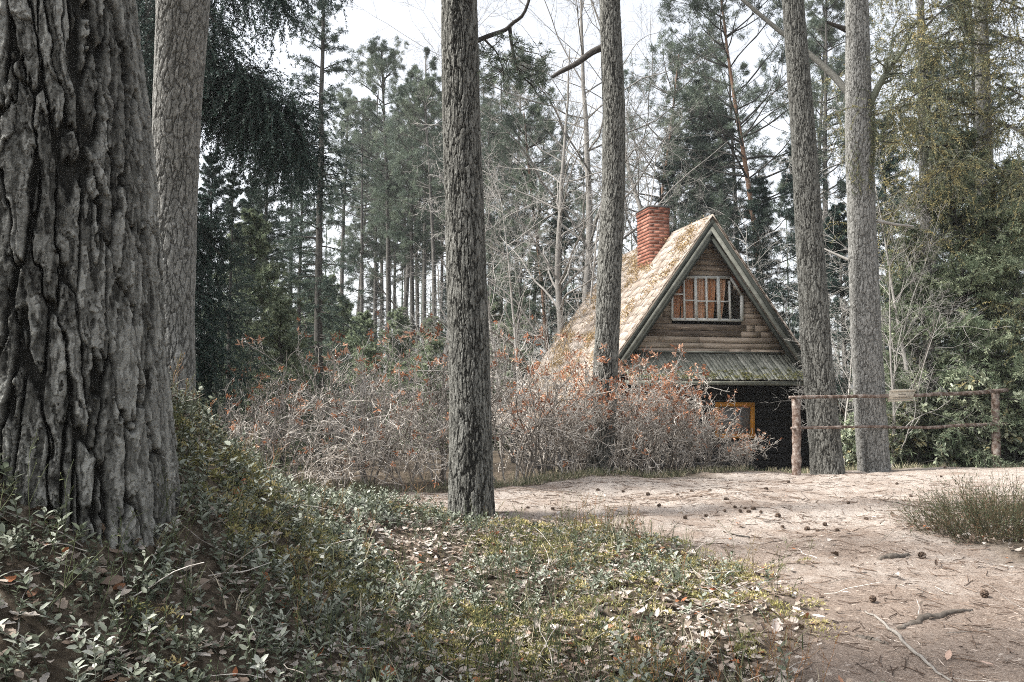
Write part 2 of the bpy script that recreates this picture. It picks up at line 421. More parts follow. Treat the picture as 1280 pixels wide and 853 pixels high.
def bark_trunk(ctrl, nth, dz, cw, ch, depth, seed, flare=.35, flare_h=.3, lobes=5, flake=.35):
    z0, z1 = ctrl[0][2], ctrl[-1][2]
    zz_n = int((z1 - z0) / dz)
    p = smooth_path(ctrl, zz_n)
    th = np.arange(nth) * 2 * math.pi / nth
    T, V = np.meshgrid(th, p[:, 2] - z0)
    r = p[:, 3][:, None] * np.ones_like(T)
    rm = p[:, 3].mean(); ncol = max(6, int(round(2 * math.pi * rm / cw)))
    C, S = np.cos(T) * rm, np.sin(T) * rm
    k = .09 / cw * ncol * cw / (2 * math.pi * rm)
    fu = 1 / cw; fv = 1 / ch
    warp = fbm(C * fu * .5, S * fu * .5, V * fv * .55, 3, seed)
    jag = fbm(C * fu * 2.6, S * fu * 2.6, V * fv * 5, 3, seed + 5)
    # long furrows that part and rejoin: zero lines of noise drawn out along the trunk
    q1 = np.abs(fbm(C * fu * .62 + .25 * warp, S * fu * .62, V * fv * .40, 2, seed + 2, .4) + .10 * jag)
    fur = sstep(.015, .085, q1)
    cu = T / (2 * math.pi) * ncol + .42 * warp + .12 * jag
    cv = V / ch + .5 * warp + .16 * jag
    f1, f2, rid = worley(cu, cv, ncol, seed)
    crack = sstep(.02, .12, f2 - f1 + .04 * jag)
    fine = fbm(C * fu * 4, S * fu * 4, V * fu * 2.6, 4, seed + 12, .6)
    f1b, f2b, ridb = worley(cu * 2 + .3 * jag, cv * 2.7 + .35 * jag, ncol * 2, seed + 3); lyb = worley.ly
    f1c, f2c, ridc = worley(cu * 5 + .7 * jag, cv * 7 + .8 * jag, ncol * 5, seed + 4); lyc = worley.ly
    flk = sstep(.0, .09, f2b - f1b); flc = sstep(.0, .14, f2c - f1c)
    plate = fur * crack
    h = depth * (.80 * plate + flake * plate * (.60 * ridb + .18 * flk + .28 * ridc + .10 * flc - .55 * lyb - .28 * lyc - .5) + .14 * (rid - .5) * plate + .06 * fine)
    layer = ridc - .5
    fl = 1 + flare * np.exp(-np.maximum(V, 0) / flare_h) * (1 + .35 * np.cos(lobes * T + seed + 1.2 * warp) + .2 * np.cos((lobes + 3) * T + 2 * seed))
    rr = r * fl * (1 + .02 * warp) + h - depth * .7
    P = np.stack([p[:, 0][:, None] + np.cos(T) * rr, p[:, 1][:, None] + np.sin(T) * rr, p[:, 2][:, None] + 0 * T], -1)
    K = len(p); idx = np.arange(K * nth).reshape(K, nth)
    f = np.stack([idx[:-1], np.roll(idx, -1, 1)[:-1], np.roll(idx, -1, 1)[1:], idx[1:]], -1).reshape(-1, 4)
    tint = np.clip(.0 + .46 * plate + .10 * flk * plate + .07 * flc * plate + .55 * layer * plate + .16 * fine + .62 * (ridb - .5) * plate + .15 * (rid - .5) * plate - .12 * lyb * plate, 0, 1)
    b = MB(); b.add(P, f, tint)
    b.face(idx[-1][None])
    return b

def trunk_ctrl(rows, rise=5.0, sink=.4):
    """rows of (px, py, width px, distance) bottom first -> centre line, carried on up out of the picture"""
    c = []
    for px, py, w, d in rows:
        q = at(px, py, d); c.append([q[0], q[1], q[2], w / F * d / 2])
    a, b = np.array(c[-2]), np.array(c[-1])
    t = (b - a) / (b[2] - a[2])
    c.append(list(b + t * rise)); c[-1][3] = b[3] * .78
    bot = list(c[0]); bot[2] -= sink
    return [bot] + c

def near_tree(name, label, rows, matname, nth, dz, cw, ch, depth, seed, rise=5, **kw):
    ctrl = trunk_ctrl(rows, rise)
    base = ctrl[1][:3]
    t = thing(name, label, 'tree', base)
    bark_trunk(ctrl, nth, dz, cw, ch, depth, seed, **kw).build('trunk', M[matname], t, base, smooth=True)
    return t, base

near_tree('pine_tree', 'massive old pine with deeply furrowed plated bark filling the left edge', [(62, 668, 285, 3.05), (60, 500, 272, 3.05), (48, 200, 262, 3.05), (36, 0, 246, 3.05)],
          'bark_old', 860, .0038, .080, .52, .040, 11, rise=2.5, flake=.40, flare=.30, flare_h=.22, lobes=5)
near_tree('pine_tree', 'pale slim pine close beside the massive old trunk', [(217, 545, 52, 6.0), (216, 400, 51, 6.0), (218, 250, 54, 5.9), (222, 120, 58, 5.7), (229, 0, 65, 5.5)],
          'bark_pale', 340, .0085, .04, .12, .010, 23, rise=4, flare=.1, flare_h=.3)
CENTRE, CENTRE_B = near_tree('pine_tree', 'tall grey pine rising from the undergrowth edge with flared foot', [(589, 640, 55, 7.1), (588, 500, 51, 7.1), (582, 300, 49, 7.1), (576, 120, 47, 7.05), (574, 0, 45, 7.0)],
          'bark', 420, .008, .034, .20, .015, 31, rise=5, flare=.26, flare_h=.22, lobes=6)
T4, T4_B = near_tree('pine_tree', 'slightly kinked grey pine rising from the shrubs before the cabin roof', [(750, 592, 33, 12.1), (755, 500, 31, 12.1), (759, 420, 30, 12.1), (762, 330, 30, 12.1), (767, 240, 29, 12.1), (767, 130, 28, 12.0), (762, 0, 26, 11.9)],
          'bark', 240, .012, .036, .19, .016, 43, rise=5, flare=.12, flare_h=.3)
T5, T5_B = near_tree('pine_tree', 'leaning grey pine behind the fence post at the cabin corner', [(1035, 592, 38, 12.6), (1028, 520, 37, 12.6), (1020, 430, 36, 12.6), (1012, 300, 33, 12.6), (1005, 180, 30, 12.5), (991, 0, 26, 12.4)],
          'bark', 240, .012, .038, .19, .016, 57, rise=5, flare=.32, flare_h=.24, lobes=6)
T6, T6_B = near_tree('pine_tree', 'thick pale pine behind the rail sign with mossy upper trunk', [(1093, 588, 36, 13.0), (1088, 520, 37, 13.0), (1083, 430, 36, 13.0), (1078, 300, 34, 13.0), (1074, 180, 33, 12.9), (1071, 0, 27, 12.8)],
          'bark_pale', 240, .012, .04, .15, .016, 61, rise=5, flare=.30, flare_h=.24, lobes=5)

def branch_path(pts, d, n=14):
    """limb through photo points at given distances"""
    P = np.array([at(x, y, d if np.isscalar(d) else d[i]) for i, (x, y) in enumerate(pts)])
    s = np.linspace(0, len(P) - 1, n); o = np.stack([np.interp(s, np.arange(len(P)), P[:, k]) for k in range(3)], 1)
    for _ in range(2): o[1:-1] = (o[:-2] + 2 * o[1:-1] + o[2:]) / 4
    return o

def limb(parent, base, pts, d, r0, r1, m, name='branch', twigs=0, seed=1, wood_sides=7, tuft=0, tl=(.15, .5), grav=-.02, needle='pine', stub=.0):
    rng = np.random.default_rng(seed)
    P = branch_path(pts, d)[None]; R = np.linspace(r0, r1, P.shape[1])[None]
    b = MB(); tubes(b, P, R, wood_sides, rng.uniform(.2, .7))
    if twigs:
        P1, R1, _ = spawn(P, R, twigs, rng, t=(.2, 1), ang=(35, 75), outlen=tl, K=6, wob=.28, grav=grav, rr=.5, rmin=.004)
        tubes(b, P1, R1, 4, rng.uniform(.1, .7, len(P1)))
        P2, R2, _ = spawn(P1, R1, 4, rng, t=(.3, 1), ang=(25, 70), ratio=(.3, .7), K=5, wob=.3, grav=grav, rr=.6, rmin=.002)
        tubes(b, P2, R2, 3, rng.uniform(.1, .8, len(P2)))
    o = b.build(name, M[m], parent, base, smooth=True)
    if twigs and tuft:
        c = MB(); pos, tan, par, tt = along(P2, R2, tuft, rng, (.3, 1))
        tufts(c, pos, tan, 10, rng, .05, .007, .8)
        c.build('needle_spray', M[needle], o, (0, 0, 0) if False else base)
    return o

limb(CENTRE, CENTRE_B, [(594, 52), (618, 42), (634, 38), (640, 28), (655, 22), (663, -6)], [7.1, 7.2, 7.3, 7.3, 7.3, 7.3], .022, .013, 'bark_dark', twigs=0, seed=2)
limb(CENTRE, CENTRE_B, [(637, 34), (640, 60), (648, 92), (664, 106)], [7.3] * 4, .018, .006, 'bark_dark', twigs=16, seed=3, tuft=3, tl=(.12, .42))
limb(CENTRE, CENTRE_B, [(606, 50), (622, 66), (630, 92)], [7.2] * 3, .01, .004, 'bark_dark', twigs=10, seed=4, tuft=3, tl=(.1, .35))
limb(T4, T4_B, [(757, 58), (738, 66), (722, 80), (700, 90), (690, 97)], [12, 11.95, 11.9, 11.9, 11.9], .055, .025, 'bark_dark', seed=5)
limb(T6, T6_B, [(1062, 118), (1040, 92), (1005, 62), (970, 36), (925, -3)], [12.9, 13.1, 13.3, 13.4, 13.5], .06, .03, 'bark', seed=6)
limb(T6, T6_B, [(1060, 38), (1047, 33), (1034, 28)], [12.9, 12.85, 12.8], .05, .02, 'bark_dark', seed=7)
limb(T6, T6_B, [(1086, 132), (1098, 108), (1112, 84), (1128, 66), (1140, 40)], [12.8, 12.7, 12.6, 12.5, 12.4], .06, .02, 'lichen', twigs=14, seed=8, tl=(.2, .7), tuft=2, needle='mossy')
limb(T6, T6_B, [(1096, 276), (1120, 281), (1142, 283)], [12.9, 12.8, 12.8], .03, .014, 'bark_white', seed=9)
limb(T6, T6_B, [(1060, 325), (1040, 316), (1024, 308)], [13, 13.1, 13.2], .025, .01, 'bark_white', seed=10)
# moss patch hanging on the upper trunk
rng = np.random.default_rng(12); b = MB()
n = 2600; hh = rng.beta(2, 2, n); py_ = 110 + hh * 135; ph = rng.normal(-1.2, .8, n)
cen = np.array([at(1074.5, y, 12.92) for y in py_]); rad = .195
pos = cen + np.stack([np.cos(ph) * rad, np.sin(ph) * rad, 0 * ph], 1)
keep = fbm(ph * 1.2, py_ * .02, 0 * ph, 3, 71) > -.12
pos = pos[keep]; nn = len(pos)
blades(b, pos, np.stack([rng.normal(0, .5, nn), rng.normal(-.3, .5, nn), rng.normal(-.8, .4, nn)], 1), rng.uniform(.04, .14, nn), .012, rng, rng.uniform(0, .9, nn))
b.build('moss', M['mossy'], T6, T6_B)

# ------------------------------------------------------------------ cabin
WV = np.array([-.237, .971, 0]); UV_ = np.array([.971, .237, 0])
APEX = at(890, 268, 18.2)
HO = np.array([APEX[0], APEX[1], 0.0])
GZH = float(ground_z(HO[0], HO[1] + .5)) - .05
def H(V):
    """house frame (u right along the gable, w back, z up) -> world"""
    V = np.asarray(V, float)
    return HO + V[..., 0:1] * UV_ + V[..., 1:2] * WV + V[..., 2:3] * np.array([0, 0, 1.0])
def hpt(px, py, w):
    """u and z where the sight line through the pixel meets the plane w"""
    d = at(px, py, 10) - CAM; nrm = WV
    t = ((HO + w * WV - CAM) @ nrm) / (d @ nrm); q = CAM + d * t - HO
    return q @ UV_, q[2]
ZA = APEX[2]; u_r, z_r = hpt(1003, 437, 0); SL = (ZA - z_r) / u_r      # rise per metre
ZE = .62; HWD = (ZA - ZE) / SL; LEN = 6.1
cabin = thing('wooden_cabin', 'weathered wooden A-frame cabin with mossy shingle roof and brick chimney', 'cabin', (HO[0], HO[1], GZH))
CB = (HO[0], HO[1], GZH)
M['shingle'] = mat('mossy wooden shingles', [(0, (.13, .10, .078)), (.3, (.25, .205, .165)), (.55, (.38, .325, .275)), (.8, (.50, .44, .385)), (1, (.38, .28, .165))], .9, .1, noise=3.2, bump=(45, .8, .02), mixnoise=.55)
M['plank'] = mat('weathered brown planks', [(0, (.04, .034, .028)), (.3, (.165, .126, .096)), (.6, (.35, .28, .215)), (1, (.56, .48, .40))], .85, .15, noise=5, bump=(40, .4, .006), mixnoise=.55, stretch=(.35, .35, 3))
M['plank_dark'] = mat('blackish planks with painted shade', [(0, (.010, .010, .010)), (1, (.028, .026, .026))], .8, .2, noise=6, bump=(30, .6, .01))  # blackish boards; the pent roof's shade is put into the colour too
M['barge'] = mat('grey green barge boards', [(0, (.05, .053, .044)), (.5, (.12, .123, .103)), (1, (.24, .24, .21))], .85, .15, noise=6, bump=(40, .6, .008))
M['verge'] = mat('dark verge boards', [(0, (.025, .028, .024)), (1, (.075, .08, .068))], .85, .15, noise=7)
M['pent'] = mat('mossy pent boards', [(0, (.07, .075, .06)), (.5, (.24, .245, .205)), (1, (.48, .47, .41))], .9, .1, noise=5, bump=(30, .8, .015))
M['rust_board'] = mat('red brown boards', [(0, (.08, .03, .018)), (1, (.20, .085, .05))], .8, .15, noise=8, bump=(30, .5, .01))
M['white_wood'] = mat('grey white window wood', [(0, (.42, .42, .39)), (1, (.80, .80, .76))], .7, .2, noise=14)
M['orange'] = mat('orange window paint', [(0, (.42, .16, .02)), (1, (.72, .33, .05))], .6, .25, noise=12)
M['brick'] = mat('red brick', [(0, (.12, .052, .038)), (.5, (.25, .105, .072)), (1, (.40, .21, .155))], .9, .1, noise=30, mixnoise=.35)
M['mortar'] = mat('mortar', [(0, (.12, .09, .075)), (1, (.22, .175, .15))], .95, .1, noise=20)
M['cement'] = mat('sooty cement', [(0, (.06, .06, .06)), (1, (.16, .16, .155))], .9, .1, noise=15)
M['curtain'] = mat('orange curtain', [(0, (.42, .15, .06)), (.5, (.66, .33, .17)), (1, (.85, .66, .52))], .85, .1, noise=4, translucent=.2, stretch=(4, 4, .4))
M['inside'] = mat('dark room', [(0, (.012, .011, .010)), (1, (.02, .018, .016))], .9, .1, noise=5)
g = bpy.data.materials.new('window glass'); g.use_nodes = True; nt = g.node_tree; nt.nodes.clear()
o_ = nt.nodes.new('ShaderNodeOutputMaterial'); tr = nt.nodes.new('ShaderNodeBsdfTransparent'); gl = nt.nodes.new('ShaderNodeBsdfGlossy'); gl.inputs['Roughness'].default_value = .05
mxs = nt.nodes.new('ShaderNodeMixShader'); mxs.inputs[0].default_value = .03; nt.links.new(tr.outputs[0], mxs.inputs[1]); nt.links.new(gl.outputs[0], mxs.inputs[2]); nt.links.new(mxs.outputs[0], o_.inputs[0]); M['glass'] = g

rng = np.random.default_rng(101)
# roof: deck slab and courses of real shingles on each slope
slen = math.hypot(HWD, ZA - ZE)
def slope_pt(side, s, w, h):
    """point s metres down the slope from the ridge, h above the deck"""
    ca, sa = HWD / slen, (ZA - ZE) / slen
    return np.stack([side * (s * ca + h * sa), w, ZA - s * sa + h * ca], -1)
b = MB()
for side in (-1, 1):
    c = [slope_pt(side, np.array(s), np.array(w), np.array(h)) for h in (-.13, -.03) for s, w in ((.05, 0), (slen, 0), (slen, LEN), (.05, LEN))]
    b.hexa(H(np.array(c)), .3)
    ncourse = 24; step = slen / ncourse
    for k in range(ncourse + 1):
        s1 = k * step + .09; s0 = max(s1 - step * 1.45, -.005); w = -.03 - rng.uniform(0, .1)
        while w < LEN:
            wd = rng.uniform(.06, .15); e = rng.normal(0, .028); th = rng.uniform(.007, .016); lift = rng.uniform(.006, .014)
            w0, w1 = max(w, -.04 + rng.uniform(-.012, .012)), min(w + wd - .006, LEN + .03)
            if w1 > w0 + .02:
                c = [slope_pt(side, np.array(s), np.array(ww), np.array(h)) for hh in (0, 1) for s, ww, h in (
                    (s0, w0, -.03 + hh * .02), (s1 + e, w0, lift - .02 + hh * th), (s1 + e, w1, lift - .02 + hh * th), (s0, w1, -.03 + hh * .02))]
                b.hexa(H(np.array(c)), np.clip(rng.normal(.45, .18), 0, 1))
            w += wd
# moss cushions and needle drifts lying on the shingles are part of the roof's skin
roof = b.build('roof', M['shingle'], cabin, CB)
b = MB(); n = 2000
s = rng.uniform(.1, slen, n); w = rng.uniform(.05, LEN, n); k = fbm(s * 1.6, w * 1.6, 0 * s, 4, 77) > .16
s, w = s[k], w[k]; n = len(s)
cp = H(slope_pt(-1, s, w, np.full(n, .02)))
par = np.repeat(np.arange(n), 26)
nrm = H(slope_pt(-1, np.array([1.0]), np.array([1.0]), np.array([1.0]))) - H(slope_pt(-1, np.array([1.0]), np.array([1.0]), np.array([0.0])))
blades(b, cp[par] + rng.normal(0, .045, (len(par), 3)) * [1, 1, 1.2], nrm + rng.normal(0, .8, (len(par), 3)), rng.uniform(.02, .06, len(par)), .02, rng, np.clip(rng.normal(.75, .25, len(par)), 0, 1))
M['roof_moss'] = mat('dry ochre roof moss', [(0, (.11, .085, .045)), (.5, (.27, .19, .09)), (1, (.46, .34, .19))], .95, .1, translucent=.1)
mo = b.build('moss', M['roof_moss'], roof, CB)
# barge boards along the front rake: a thin dark roof edge shows above them
def rake_board(side, s0, s1, h0, h1, w0, w1):
    c = [slope_pt(side, np.array(s), np.array(w), np.array(h)) for h in (h0, h1) for s, w in ((s0, w0), (s1, w0), (s1, w1), (s0, w1))]
    return H(np.array(c))
for side in (-1, 1):
    b = MB(); b.hexa(rake_board(side, .10, slen - .05, -.145, -.06, -.03, -.001), .05); b.build('verge_board', M['verge'], cabin, CB)
    b = MB(); b.hexa(rake_board(side, .16, slen - .05, -.242, -.15, -.018, .008), .8); b.build('barge_board', M['barge'], cabin, CB)
    b = MB(); b.hexa(rake_board(side, .20, slen - .1, -.33, -.255, .03, .09), .35); b.build('rafter_trim', M['verge'], cabin, CB)
    b = MB(); b.hexa(rake_board(side, .20, slen - .05, -.30, -.135, LEN - .05, LEN - .01), .4); b.build('barge_board', M['barge'], cabin, CB)
# gable wall of horizontal planks, with the window hole left open
WW = .42
win = [hpt(x, y, WW) for x, y in ((839, 399.5), (839, 366.5), (852.5, 347), (911.5, 347.5), (926, 370), (926, 401))]
def hole_limits(z):
    """left and right edge of the window hole at height z, or None"""
    us = []
    for i in range(len(win)):
        (u0, z0), (u1, z1) = win[i], win[(i + 1) % len(win)]
        if (z0 - z) * (z1 - z) < 0: us.append(u0 + (u1 - u0) * (z - z0) / (z1 - z0))
    return (min(us), max(us)) if len(us) >= 2 else None
def in_roof(z): return (ZA - .20 - z) / SL - .05
z_pent = hpt(900, 444, WW)[1]
b = MB(); z = z_pent - .25; row = 0
while z < ZA - .35:
    hgt = rng.uniform(.115, .155); z1 = min(z + hgt, ZA - .33); zm = (z + z1) / 2
    hw0, hw1 = in_roof(z), in_roof(z1)
    cuts = [-hw0]; 
    for q in rng.uniform(-hw0 * .9, hw0 * .9, 2 if hw0 > .9 else 1): cuts.append(q)
    cuts = sorted(cuts) + [hw0]
    lims = [hole_limits(q) for q in (z + .005, zm, z1 - .005)]; lims = [q for q in lims if q]
    segs = []
    for a, c in zip(cuts[:-1], cuts[1:]):
        if lims:
            l0, l1 = max(q[0] for q in lims), min(q[1] for q in lims)
            if a < l0: segs.append((a, min(c, l0)))
            if c > l1: segs.append((max(a, l1), c))
        else: segs.append((a, c))
    for a, c in segs:
        if c - a < .02: continue
        ta, tc_ = max(a, -hw1), min(c, hw1)
        if tc_ <= ta: continue
        off = rng.uniform(0, .006); g_ = .003
        wf = WW - .03 - off
        V = [[a + g_, wf, z + .004], [c - g_, wf, z + .004], [c - g_, WW + .02, z + .004], [a + g_, WW + .02, z + .004],
             [ta + g_, wf + .001, z1 - .004], [tc_ - g_, wf + .001, z1 - .004], [tc_ - g_, WW + .02, z1 - .004], [ta + g_, WW + .02, z1 - .004]]
        stain_tone = -.42 if .08 < (win[0][1] - zm) < .36 and abs((a + c) / 2 + .1) < 1.0 else (.22 if zm < win[0][1] - .36 else -.05)  # dark stain below the sill, lighter tone on the lowest planks
        b.hexa(H(np.array(V)), np.clip(rng.normal(.5, .2) + stain_tone, 0, 1))
    z = z1; row += 1
gable = b.build('gable_wall', M['plank'], cabin, CB)
# lower wall set back under the pent roof, shade put into its colour
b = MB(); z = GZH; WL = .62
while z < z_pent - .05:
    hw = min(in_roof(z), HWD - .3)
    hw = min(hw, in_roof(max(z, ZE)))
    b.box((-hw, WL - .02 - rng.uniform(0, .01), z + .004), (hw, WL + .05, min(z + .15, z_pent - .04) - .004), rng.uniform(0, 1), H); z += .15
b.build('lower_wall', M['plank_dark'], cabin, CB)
# back wall, floor plate and inner room, so that the cabin is closed
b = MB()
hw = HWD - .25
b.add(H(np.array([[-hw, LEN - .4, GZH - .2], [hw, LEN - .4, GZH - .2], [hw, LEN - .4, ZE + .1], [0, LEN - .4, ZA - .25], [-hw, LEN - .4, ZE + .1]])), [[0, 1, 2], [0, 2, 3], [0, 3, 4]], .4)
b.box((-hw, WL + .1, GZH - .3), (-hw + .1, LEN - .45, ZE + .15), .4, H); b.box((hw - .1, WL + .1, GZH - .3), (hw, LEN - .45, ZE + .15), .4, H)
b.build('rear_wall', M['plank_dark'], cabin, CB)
b = MB(); uu_ = in_roof(win[2][1] + .25) - .06; b.box((-uu_, WW + .5, z_pent), (uu_, WW + .55, win[2][1] + .25), .5, H); b.box((-1.5, WW + .03, z_pent - .05), (1.5, WW + .5, z_pent), .5, H)
b.build('room_backing', M['inside'], cabin, CB)
# pent roof of upright boards
b = MB(); ut = in_roof(z_pent) + .12; zl = hpt(950, 476, -.2)[1]; u = -ut; 
while u < ut:
    wd = rng.uniform(.075, .12); sk = .07; e = rng.normal(0, .012); of = rng.uniform(0, .016)
    V = [[u + .12 + .004, -.2 + e, zl + e * .6 + of], [u + .12 + wd - .006, -.2 + e, zl + e * .6 + of], [u + wd - .006, WW - .045, z_pent + of], [u + .004, WW - .045, z_pent + of]]
    V = V + [[p[0], p[1], p[2] + .025] for p in V]
    b.hexa(H(np.array(V)), np.clip(rng.normal(.5, .22), 0, 1)); u += wd
pent = b.build('pent_roof', M['pent'], cabin, CB)
b = MB(); b.box((-ut + .05, -.16, zl - .10), (ut - .05, -.10, zl - .012), .35, H); b.build('pent_beam', M['pent'], cabin, CB)
b = MB(); b.box((-ut + .2, WW - .062, z_pent + .032), (ut - .3, WW - .046, z_pent + .075), .6, H); b.build('flashing_board', M['barge'], cabin, CB)
b = MB(); n = 150; uu = rng.uniform(-ut + .1, ut, n); ww = -.2 + rng.beta(1, 4, n) * .4; zz = zl + (ww + .2) / (WW + .155) * (z_pent - zl) + .035
par = np.repeat(np.arange(n), 24)
blades(b, H(np.stack([uu, ww, zz], 1))[par] + rng.normal(0, .03, (len(par), 3)) * [1, 1, .4], np.array([0, -.2, 1]) + rng.normal(0, .7, (len(par), 3)), rng.uniform(.015, .05, len(par)), .014, rng, np.clip(rng.normal(.2, .2, len(par)), 0, 1))
b.build('moss', M['moss'], pent, CB)
# upper window
wt = thing('window', None, None); wt.parent = cabin
WH = win[0][1], win[2][1]
def bar(b, p, q, wd, w0, w1, tint=.5):
    p, q = np.array(p), np.array(q); d = (q - p) / np.linalg.norm(q - p); s = np.array([-d[1], d[0]]) * wd / 2
    V = [[*(p - s), w0], [*(q - s), w0], [*(q - s), w1], [*(p - s), w1], [*(p + s), w0], [*(q + s), w0], [*(q + s), w1], [*(p + s), w1]]
    V = np.array(V)[:, [0, 2, 1]]
    b.hexa(H(V), tint)
b = MB()
for i, (wd) in enumerate((.045, .035, .06, .05, .075, .06)):
    p, q = np.array(win[i]), np.array(win[(i + 1) % 6]); dd = (q - p) / np.linalg.norm(q - p) * .0
    bar(b, p - dd, q + dd, wd, WW - .062 - .002 * i, WW - .015 - .002 * i, .25 if i in (2, 3) else .6)
b.build('frame', M['white_wood'], wt, (0, 0, 0))
for px, wd, top, bot in ((853.5, .035, 347, 400), (868, .06, 346, 400), (881.5, .04, 347, 400), (896.5, .07, 346, 400), (910.5, .04, 352, 400)):
    b = MB(); bar(b, hpt(px + .8, bot, WW), hpt(px - .4, top, WW), wd, WW - .075, WW - .02, rng.uniform(.4, .9)); b.build('mullion', M['white_wood'], wt)
for x0, x1, y0, y1 in ((840, 853, 368.5, 368.5), (854, 868, 376, 376.3), (869, 896, 377, 377.3), (897, 911, 377.5, 377.5)):
    b = MB(); bar(b, hpt(x0, y0, WW), hpt(x1, y1, WW), .03, WW - .066, WW - .03, .6); b.build('glazing_bar', M['white_wood'], wt)
b = MB(); b.add(H(np.array([[u, WW - .035, z] for u, z in win])), [[0, 1, 2, 3, 4, 5]]); b.build('pane', M['glass'], wt)
def curtain(px0, px1, bot0, bot1, depth, tint, seed):
    r = np.random.default_rng(seed); b = MB(); nu, nz = 40, 14
    tv, hv = np.meshgrid(np.linspace(0, 1, nu), np.linspace(0, 1, nz))
    u0, zt = hpt(px0, 346, WW); u1 = hpt(px1, 346, WW)[0]; zb = hpt(px0, 400, WW)[1]
    ub0, ub1 = hpt(bot0, 400, WW)[0], hpt(bot1, 400, WW)[0]
    U = (u0 + (u1 - u0) * tv) * (1 - hv ** 1.5) + (ub0 + (ub1 - ub0) * tv) * hv ** 1.5
    Wd = WW + depth + .022 * np.sin(tv * abs(px1 - px0) * 1.15 + seed) * (1 + .3 * np.sin(hv * 5)) + .01 * np.sin(tv * 60)
    V = np.stack([U, Wd, zt + (zb - zt) * hv], -1); i = np.arange(nu * nz).reshape(nz, nu)
    b.add(H(V), np.stack([i[:-1, :-1], i[:-1, 1:], i[1:, 1:], i[1:, :-1]], -1).reshape(-1, 4), np.clip(tint + .25 * np.sin(tv * 17 + seed), 0, 1))
    b.build('curtain', M['curtain'], wt, smooth=True)
curtain(840, 853, 842, 850, .05, .3, 1)
curtain(853, 868, 853, 868, .06, .35, 2)
curtain(868, 883, 868, 882, .04, .85, 3)
curtain(883, 897, 883, 893, .05, .5, 4)
curtain(896, 909, 897, 903, .04, .95, 5)
# red brown corner boards above the slanted frame
for pts in (((838, 366), (852.5, 346), (844, 344), (836, 355)), ((912.5, 346), (926, 369), (929, 352), (920, 344))):
    q = [hpt(x, y, WW) for x, y in pts]; c = np.mean(q, 0)
    if (q[1][0] - q[0][0]) * (q[2][1] - q[0][1]) - (q[1][1] - q[0][1]) * (q[2][0] - q[0][0]) < 0: q = q[::-1]
    V = np.array([[u, WW - .05, z] for u, z in q] + [[u, WW - .028, z] for u, z in q]); b = MB(); b.hexa(H(V), .5); b.build('corner_board', M['rust_board'], wt)
# lower window with orange frame
ow = thing('window', None, None); ow.parent = cabin; ow['label'] = 'small window with bright orange frame'
q0, q1, q2, q3 = [hpt(x, y, WL) for x, y in ((895, 545), (939, 545.5), (939, 506), (895, 505.5))]
b = MB()
for p, q in ((q0, q1), (q1, q2), (q2, q3), (q3, q0)):
    d = np.array(q) - np.array(p); d = d / np.linalg.norm(d) * .045 if abs(d[0]) > abs(d[1]) else -d / np.linalg.norm(d) * .046
    bar(b, np.array(p) - d, np.array(q) + d, .095, WL - .075 - (.004 if abs(d[1]) > abs(d[0]) else 0), WL - .03, .6)
b.build('frame', M['orange'], ow)
b = MB(); b.hexa(H(np.array([[q0[0], WL - .05, q0[1]], [q1[0], WL - .05, q1[1]], [q1[0], WL - .04, q1[1]], [q0[0], WL - .04, q0[1]], [q3[0], WL - .05, q3[1]], [q2[0], WL - .05, q2[1]], [q2[0], WL - .04, q2[1]], [q3[0], WL - .04, q3[1]]])), .5)
M['pane_grey'] = mat('dusty glass', [(0, (.10, .10, .10)), (1, (.22, .22, .22))], .12, .6, noise=3); b.build('pane', M['pane_grey'], ow)
# chimney of single bricks
CW0, CW1, CU0, CU1 = 2.05, 2.80, -.59, -.07
ZT = at(808, 259, float((HO + 2.05 * WV)[1]))[2]
ch = MB(); ch.box((CU0 + .004, CW0 + .004, ZA - 1.4), (CU1 - .004, CW1 - .004, ZT - .17), .5, H); ch.box((CU0 - .012, CW0 - .012, ZT - .172), (CU1 + .012, CW1 + .012, ZT - .032), .2, H)
chim = ch.build('chimney', M['mortar'], roof, CB)
b = MB(); z = ZA - 1.3; row = 0; bh = .083
while z < ZT - .05:
    grow_ = .016 if z > ZT - .19 else 0
    u0, u1, w0, w1 = CU0 - grow_, CU1 + grow_, CW0 - grow_, CW1 + grow_
    for face in range(4):
        a0, a1 = (u0, u1) if face % 2 == 0 else (w0, w1)
        cuts = [a0]; x = a0 + (.125 if (row + face) % 2 else .25)
        while x < a1 - .06: cuts.append(x); x += .25
        cuts.append(a1)
        for p, q in zip(cuts[:-1], cuts[1:]):
            lo = {0: (p + .006, w0, z), 2: (p + .006, w1 - .05, z), 1: (u1 - .05, p + .006, z), 3: (u0, p + .006, z)}[face]
            hi = {0: (q - .004, w0 + .05, z + bh - .013), 2: (q - .004, w1, z + bh - .013), 1: (u1, q - .004, z + bh - .013), 3: (u0 + .05, q - .004, z + bh - .013)}[face]
            e = .0015 * (face % 2)
            lo = tuple(np.array(lo) - [e, e, 0]); hi = tuple(np.array(hi) + [e, e, 0])
            b.box(lo, hi, np.clip(rng.normal(.45, .25) - (.35 if grow_ else 0), 0, 1), H)
    z += bh; row += 1
b.build("brickwork", M['brick'], chim, CB)
b = MB(); b.box((CU0 - .03, CW0 - .03, ZT - .03), (CU1 + .03, CW1 + .03, ZT + .012), .5, H); b.build('cap', M['cement'], chim, CB)
for o in wt.children: o.matrix_parent_inverse.identity()
# children of the windows were built in world coordinates: keep them there
for e in (wt, ow): e.location = Vector([-c for c in CB])

